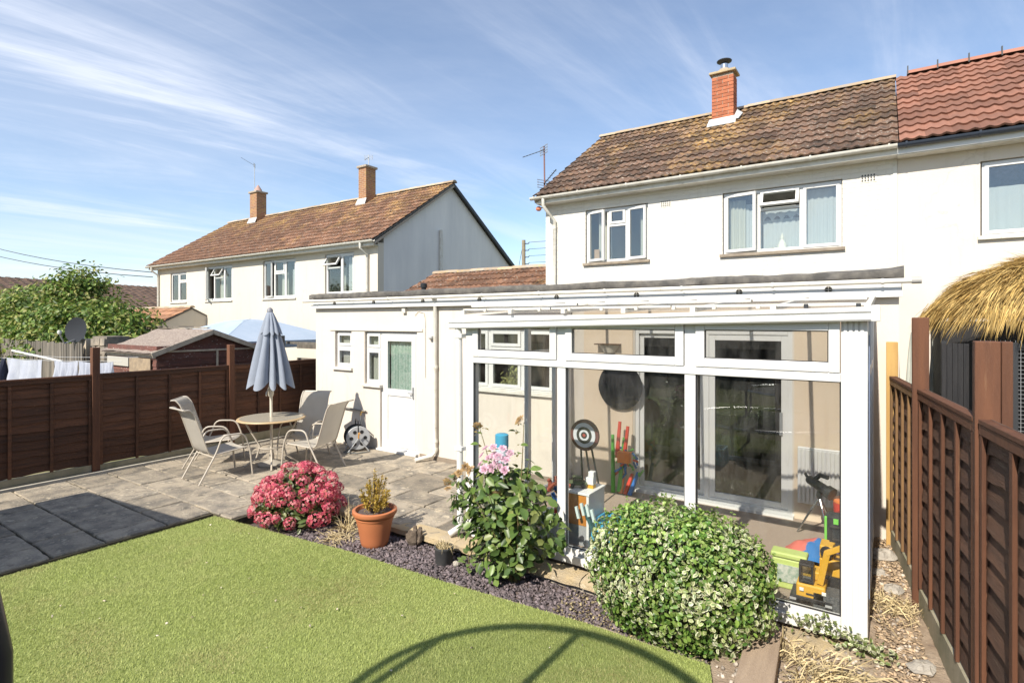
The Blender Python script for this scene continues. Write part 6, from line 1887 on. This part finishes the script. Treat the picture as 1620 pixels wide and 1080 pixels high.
# small grey pot with dried grass
gpot = thing('grey_pot', (-3.66, 4.2, -.13), 'small dark grey pot by the stone ledge', 'plant pot')
MB().lathe([(.075, 0), (.085, .01), (.092, .15), (.097, .155), (.097, .175), (.088, .175), (.085, .14), (.01, .138)], 28, (-3.66, 4.2, -.125)).build('pot_body', mat('charcoal_pot', (.05, .052, .055), (.08, .08, .08), scale=12, rough=.6), gpot, smooth=True, ang=50)
dry_m = mat('dry_straw_stalk', (.56, .46, .27), (.46, .36, .19), scale=12, rough=.9, island=.35)
def tuft(name, c, n, L0, L1, spread, label, w=.004, flat=.4, cat='dry grass', z0=0.0, aim=None):
    P_ = np.array(c) + np.column_stack([nr.normal(0, spread * .25, (n, 2)), np.zeros(n)])
    D_ = unit(np.column_stack([nr.normal(0, 1, (n, 2)), np.abs(nr.normal(0, 1, n)) * flat + .05]))
    if aim is not None:
        D_ = unit(D_ * .55 + np.array(aim))
    L_ = nr.uniform(L0, L1, n)[:, None]
    S = unit(np.cross(D_, nr.normal(size=(n, 3)))) * w
    M_ = P_ + D_ * L_ * .55 + np.array([0, 0, .03])
    T = P_ + D_ * L_ + np.array([0, 0, -.03]); T[:, 2] = np.maximum(T[:, 2], c[2] - .01)
    V = np.stack([P_ - S, P_ + S, M_ + S, M_ - S, T], 1).reshape(-1, 3)
    F = (np.arange(n)[:, None, None] * 5 + np.array([[0, 1, 2], [0, 2, 3], [3, 2, 4]])[None]).reshape(-1, 3)
    o = bpy.data.objects.new(name, raw_mesh(name, V, F, dry_m))
    return props(link(o), label, cat, kind='stuff')
tuft('dry_grass_tuft', (-3.66, 4.2, .02), 150, .05, .11, .13, 'withered grass filling the small grey pot', w=.0025, flat=1.2)
tuft('dry_grass_tuft', (-5.15, 4.22, -.12), 90, .15, .42, .16, 'straw coloured dead grass clump between hydrangea and terracotta pot', w=.003, flat=.7)
tuft('dry_grass_tuft', (-5.05, 3.98, -.12), 120, .1, .3, .3, 'flattened bundle of pale straw at the lawn edge', w=.003, flat=.1)
tuft('dry_grass_tuft', (-.28, 4.02, -.01), 260, .12, .34, .45, 'bleached fallen grass in front of the white corner post', w=.004, flat=.25, aim=(.4, -.5, .1))
tuft('dry_grass_tuft', (-.50, 4.22, -.01), 130, .08, .2, .35, 'pale dead grass next to the timber sleeper', w=.0035, flat=.3, aim=(.5, -.1, .1))
tuft('dry_grass_tuft', (-.02, 3.75, -.03), 160, .12, .3, .35, 'bleached grass clump lying near the gravel board', w=.004, flat=.25, aim=(.3, -.6, .1))
tuft('dry_grass_tuft', (.06, 5.3, .03), 200, .06, .2, .5, 'dry straw lying along the bare earth strip', w=.003, flat=.2)
st = MB()
for i in range(9):
    a = rnd.uniform(0, 6.28)
    st.tube([(-4.22, 4.36, -.12), (-4.22 + .07 * math.cos(a), 4.36 + .05 * math.sin(a), -.05), (-4.22 + .09 * math.cos(a), 4.36 + .06 * math.sin(a), rnd.uniform(-.02, .08))], [.045, .035, .02], 7)
props(st.build('old_root_stump', mat('dead_root', (.20, .155, .115), (.11, .085, .065), scale=20, rough=.97, bump=1, bscale=60)), 'gnarled dead root stump behind the terracotta pot', 'stump')

# rose bush
rs = thing('rose_bush', (-2.86, 4.28, -.13), 'tall leafy rose bush with a cluster of pale pink blooms', 'rose bush')
cane_m = mat('green_cane', (.14, .15, .05), (.20, .13, .07), scale=12, rough=.7)
canes = []
for i in range(17):
    a = rnd.uniform(0, 6.28); r_ = rnd.uniform(.12, .62)
    ex_, ey_ = -2.90 + r_ * 1.0 * math.cos(a), 4.22 + min(r_, .24) * math.sin(a)
    ez_ = 1.02 - .50 * (r_ / .62) ** 1.5 + rnd.uniform(-.25, .1)
    canes.append([Vector((-2.86 + .05 * math.cos(a), 4.28 + .04 * math.sin(a), -.13)), Vector(((ex_ - 2.86) / 2 + rnd.uniform(-.05, .05), (ey_ + 4.28) / 2, ez_ * .5)), Vector((ex_, ey_, ez_))])
canes += [[Vector((-2.86, 4.28, -.13)), Vector((-2.98, 4.25, .6)), Vector((-3.22, 4.20, 1.30))], [Vector((-2.86, 4.28, -.13)), Vector((-2.78, 4.25, .6)), Vector((-2.72, 4.22, 1.38))], [Vector((-2.86, 4.28, -.13)), Vector((-2.9, 4.2, .6)), Vector((-2.94, 4.17, 1.04))],
          [Vector((-2.86, 4.28, -.13)), Vector((-3.2, 4.2, .4)), Vector((-3.58, 4.2, .78))]]
def bez(c, t):
    return c[0] * (1 - t) ** 2 + c[1] * 2 * t * (1 - t) + c[2] * t * t
for c in canes:
    MB().tube([bez(c, i / 7) for i in range(8)], [.010 - .001 * i for i in range(8)], 6).build('cane', cane_m, rs, smooth=True)
def one_leaf(L_, W_, bend, m):
    b = MB()
    for i in range(6):
        u = i / 5
        w = W_ * math.sin(math.pi * min(1, u * .95 + .03)) ** .75 * (1 - .25 * u)
        z = -bend * u * u
        b.v += [(-w / 2, u * L_, z + .10 * w), (0, u * L_, z), (w / 2, u * L_, z + .10 * w)]
    for i in range(5):
        a = i * 3
        b.f += [(a, a + 1, a + 4, a + 3), (a + 1, a + 2, a + 5, a + 4)]
    return b.mesh('leaf', m, smooth=True, ang=180)
rl = [mat('rose_leaf_%s' % n_, c1_, c2_, scale=14, rough=.38, rand=.3, translucent=.25, spec=.5) for n_, c1_, c2_ in (('mid', (.125, .20, .042), (.16, .23, .06)), ('dark', (.07, .125, .034), (.095, .155, .042)), ('bronze', (.24, .17, .05), (.20, .19, .06)))]
lm = [one_leaf(.105, .072, .02, rl[0]), one_leaf(.085, .060, .025, rl[0]), one_leaf(.10, .07, .03, rl[1]), one_leaf(.065, .042, .02, rl[2])]
cnt = 0
def leaf_at(p, d, big=1.0, mi=None):
    d = d.normalized()
    q = d.to_track_quat('Y', 'Z').to_euler()
    q.rotate_axis('Y', rnd.uniform(-.7, .7))
    s = rnd.uniform(.8, 1.35) * big
    piece('leaf', lm[mi if mi is not None else rnd.choice((0, 0, 1, 1, 2, 2))], rs, tuple(p), q, (s, s, s))
for ci, c in enumerate(canes):
    k = 7 if ci < 17 else 15
    for i in range(k):
        t = .22 + .78 * (i + rnd.random()) / k
        p = bez(c, t)
        a = rnd.uniform(0, 6.28)
        out = Vector((math.cos(a), math.sin(a) * .8 - .15, rnd.uniform(-.1, .5)))
        stem_l = rnd.uniform(.04, .10)
        p2 = p + out.normalized() * stem_l
        top = p.z > 1.0
        leaf_at(p2, out + Vector((0, 0, -.2)), .75 if top else 1.0, 3 if (top and rnd.random() < .6) else None)
        if cnt < 400:
            leaf_at(p2 - out.normalized() * .02, Vector((-out.y, out.x, .1)), .8, 3 if (top and rnd.random() < .5) else None)
            leaf_at(p2 - out.normalized() * .02, Vector((out.y, -out.x, .1)), .8, None) if i % 2 else None
            cnt += 2
nl = 750
th_ = nr.uniform(0, 6.283, nl); rr3 = nr.uniform(0, 1, nl) ** .5
zz3 = nr.uniform(0, 1, nl)
wid = np.interp(zz3, [0, .15, .5, .8, 1], [.15, .40, .66, .60, .25])
Pr = np.column_stack([-2.93 + wid * rr3 * np.cos(th_) - .06 * zz3, 4.26 + .26 * rr3 * np.sin(th_), .02 + .92 * zz3 - .06 * rr3])
Nr = unit(np.column_stack([np.cos(th_), np.sin(th_) - .5, np.full(nl, .7)]) + nr.normal(0, .45, (nl, 3)))
cr3 = pick([(.10, .16, .035), (.14, .205, .05), (.065, .115, .03), (.20, .23, .07)], nl)
o = leaves('foliage', Pr, Nr, nr.uniform(.07, .12, nl), nr.uniform(.045, .075, nl), cr3, cr3 * 1.1, plant_leaf, rs)
o['kind'] = 'stuff'
petal_m = mat('pale_pink_petal', (.62, .36, .47), (.74, .56, .63), scale=30, rough=.6, rand=.12, translucent=.3)
def bloom(seed):
    g_ = random.Random(seed)
    b = MB()
    for k in range(26):
        a = k * 2.4
        ring_ = k / 26
        r_ = .008 + .042 * ring_
        tilt = 1.25 - .95 * ring_
        w = .018 + .026 * ring_; h = .034 + .014 * ring_
        def fn(u, v):
            x_ = (u - .5) * w * (1 - .35 * (v - .5) ** 2 * 4 * .5) * (1 if v > .1 else .6)
            cup = .012 * (2 * (u - .5)) ** 2
            rr = r_ + math.cos(tilt) * h * v - cup * .6 + .006 * math.sin(v * 3)
            z_ = -.012 + math.sin(tilt) * h * v - .004 * ring_ * v * v * 3
            ca_, sa_ = math.cos(a), math.sin(a)
            return (rr * ca_ - x_ * sa_, rr * sa_ + x_ * ca_, z_)
        b.grid(4, 4, fn)
    return b.mesh('bloom', petal_m, smooth=True, ang=180)
bls = [bloom(1), bloom(2)]
bl_pts = []
while len(bl_pts) < 15:
    c = (rnd.uniform(-.17, .17), rnd.uniform(-.11, .11))
    if (c[0] / .18) ** 2 + (c[1] / .125) ** 2 < 1 and all(math.hypot(c[0] - q[0], c[1] - q[1]) > .062 for q in bl_pts):
        bl_pts.append(c)
for cx_, cz_ in bl_pts:
    s = rnd.uniform(.46, .62)
    piece('bloom', rnd.choice(bls), rs, (-2.955 + cx_, 4.07 + rnd.uniform(-.02, .03) + .3 * cz_, 1.05 + cz_), (R(55) + rnd.uniform(-.5, .35) - cz_ * 4, rnd.uniform(-.3, .3) + cx_ * 3, rnd.uniform(-.6, .6)), (s, s, s))
wither = mat('withered_petal', (.40, .26, .12), (.30, .20, .10), scale=20, rough=.9)
wm_ = bls[0].copy(); wm_.materials.clear(); wm_.materials.append(wither)
for (x_, y_, z_) in ((-3.45, 4.18, .82), (-3.38, 4.2, .88), (-3.32, 4.19, .86), (-3.50, 4.2, .78), (-3.62, 4.2, .70), (-3.60, 4.19, .64), (-2.95, 4.1, .72), (-2.62, 4.1, .55), (-2.76, 4.2, 1.40), (-3.24, 4.2, 1.3)):
    s = rnd.uniform(.45, .7)
    piece('withered_bloom', wm_, rs, (x_, y_, z_), (rnd.uniform(.2, 1.2), rnd.uniform(-.5, .5), rnd.uniform(0, 6)), (s, s, s))
# low leafy sprout beside it
ls_ = thing('rose_sucker', (-3.35, 4.25, -.13), 'low green rose sucker beside the small grey pot', 'sucker')
for i in range(16):
    a = rnd.uniform(0, 6.28); r_ = rnd.uniform(.02, .14)
    q = Vector((math.cos(a), math.sin(a), .3)).to_track_quat('Y', 'Z').to_euler()
    piece('leaf', lm[i % 2], ls_, (-3.35 + r_ * math.cos(a), 4.22 + r_ * .7 * math.sin(a), -.08 + rnd.uniform(0, .12)), q, (.8, .8, .8))
MB().tube([(-3.35, 4.22, -.13), (-3.36, 4.21, .04)], .004, 5).build('stem', cane_m, ls_)

# variegated dome
ve = thing('variegated_bush', (-1.33, 4.22, -.13), 'clipped dome of cream edged evergreen leaves against the glass', 'bush')
vc = np.array([-1.315, 4.20, .36]); vsx = np.array([.655, .372, .50])
def superdome(n, shell):
    d = unit(nr.normal(size=(n, 3)))
    k = (np.abs(d / 1.0) ** 2.6).sum(1, keepdims=True) ** (-1 / 2.6)
    lump = 1 + .05 * np.sin(d[:, :1] * 9 + 1) * np.sin(d[:, 1:2] * 8 + 1) + .04 * np.sin(d[:, 2:] * 11 + d[:, :1] * 5)
    return vc + d * k * vsx * lump * shell, d
P_, d_ = superdome(16000, nr.uniform(.80, 1.05, (16000, 1)))
keep = (P_[:, 2] > -.13) & (P_[:, 1] < 4.60)
P_, d_ = P_[keep], d_[keep]
patch = np.sin(P_[:, 0] * 7 + 1.3 * np.sin(P_[:, 2] * 9)) * np.sin(P_[:, 2] * 8 + 2 * np.sin(P_[:, 0] * 5)) + nr.normal(0, .55, len(P_)) + .25 * (P_[:, 2] < .35)
var = patch > .33
gc = pick([(.07, .15, .026), (.115, .21, .04), (.165, .255, .05), (.21, .28, .075)], len(P_))
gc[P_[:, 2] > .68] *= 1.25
mg = gc * 1.1
mg[var] = pick([(.62, .60, .40), (.70, .68, .52), (.52, .52, .28)], int(var.sum()), .1)
Nn_ = unit(d_ * np.array([1, 1.4, 1]) + nr.normal(0, .55, P_.shape) + np.array([0, 0, .25]))
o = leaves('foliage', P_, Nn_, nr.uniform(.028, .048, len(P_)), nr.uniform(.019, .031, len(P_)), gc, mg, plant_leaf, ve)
o['kind'] = 'stuff'
# stray upright shoots
P2, d2 = superdome(500, 1.0)
k_ = (P2[:, 2] > .6) & (P2[:, 1] < 4.5)
P2, d2 = P2[k_][:60], d2[k_][:60]
P2 = np.repeat(P2, 7, 0) + np.tile(np.linspace(0, .07, 7)[:, None], (len(P2), 1)) * np.repeat(unit(d2 * .5 + np.array([0, 0, 1]) + nr.normal(0, .15, d2.shape)), 7, 0)
g2 = pick([(.16, .24, .05), (.20, .27, .07)], len(P2))
o = leaves('shoots', P2, nr.normal(size=P2.shape) + np.array([0, 0, .6]), .026, .015, g2, g2 * 1.2, plant_leaf, ve)
o['kind'] = 'stuff'
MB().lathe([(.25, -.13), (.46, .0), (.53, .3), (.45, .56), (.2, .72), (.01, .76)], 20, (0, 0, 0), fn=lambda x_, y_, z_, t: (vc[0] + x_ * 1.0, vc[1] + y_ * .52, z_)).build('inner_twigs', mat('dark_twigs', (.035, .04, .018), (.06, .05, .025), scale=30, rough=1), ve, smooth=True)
# sprig round the white post foot
sg = thing('euonymus_sprig', (-.25, 4.52, .0), 'low cream leaved sprig growing at the white post foot', 'sprig')
P3 = np.vstack([nr.normal(0, 1, (170, 3)) * np.array([.10, .03, .035]) + np.array([-.36, 4.56, .09]), nr.normal(0, 1, (170, 3)) * np.array([.08, .05, .03]) + np.array([-.10, 4.52, .05])])
c3 = pick([(.10, .15, .04), (.14, .19, .06)], len(P3)); m3 = pick([(.62, .60, .42), (.2, .24, .08)], len(P3))
leaves('foliage', P3, nr.normal(size=P3.shape) + np.array([0, -.4, .8]), .036, .022, c3, m3, plant_leaf, sg)
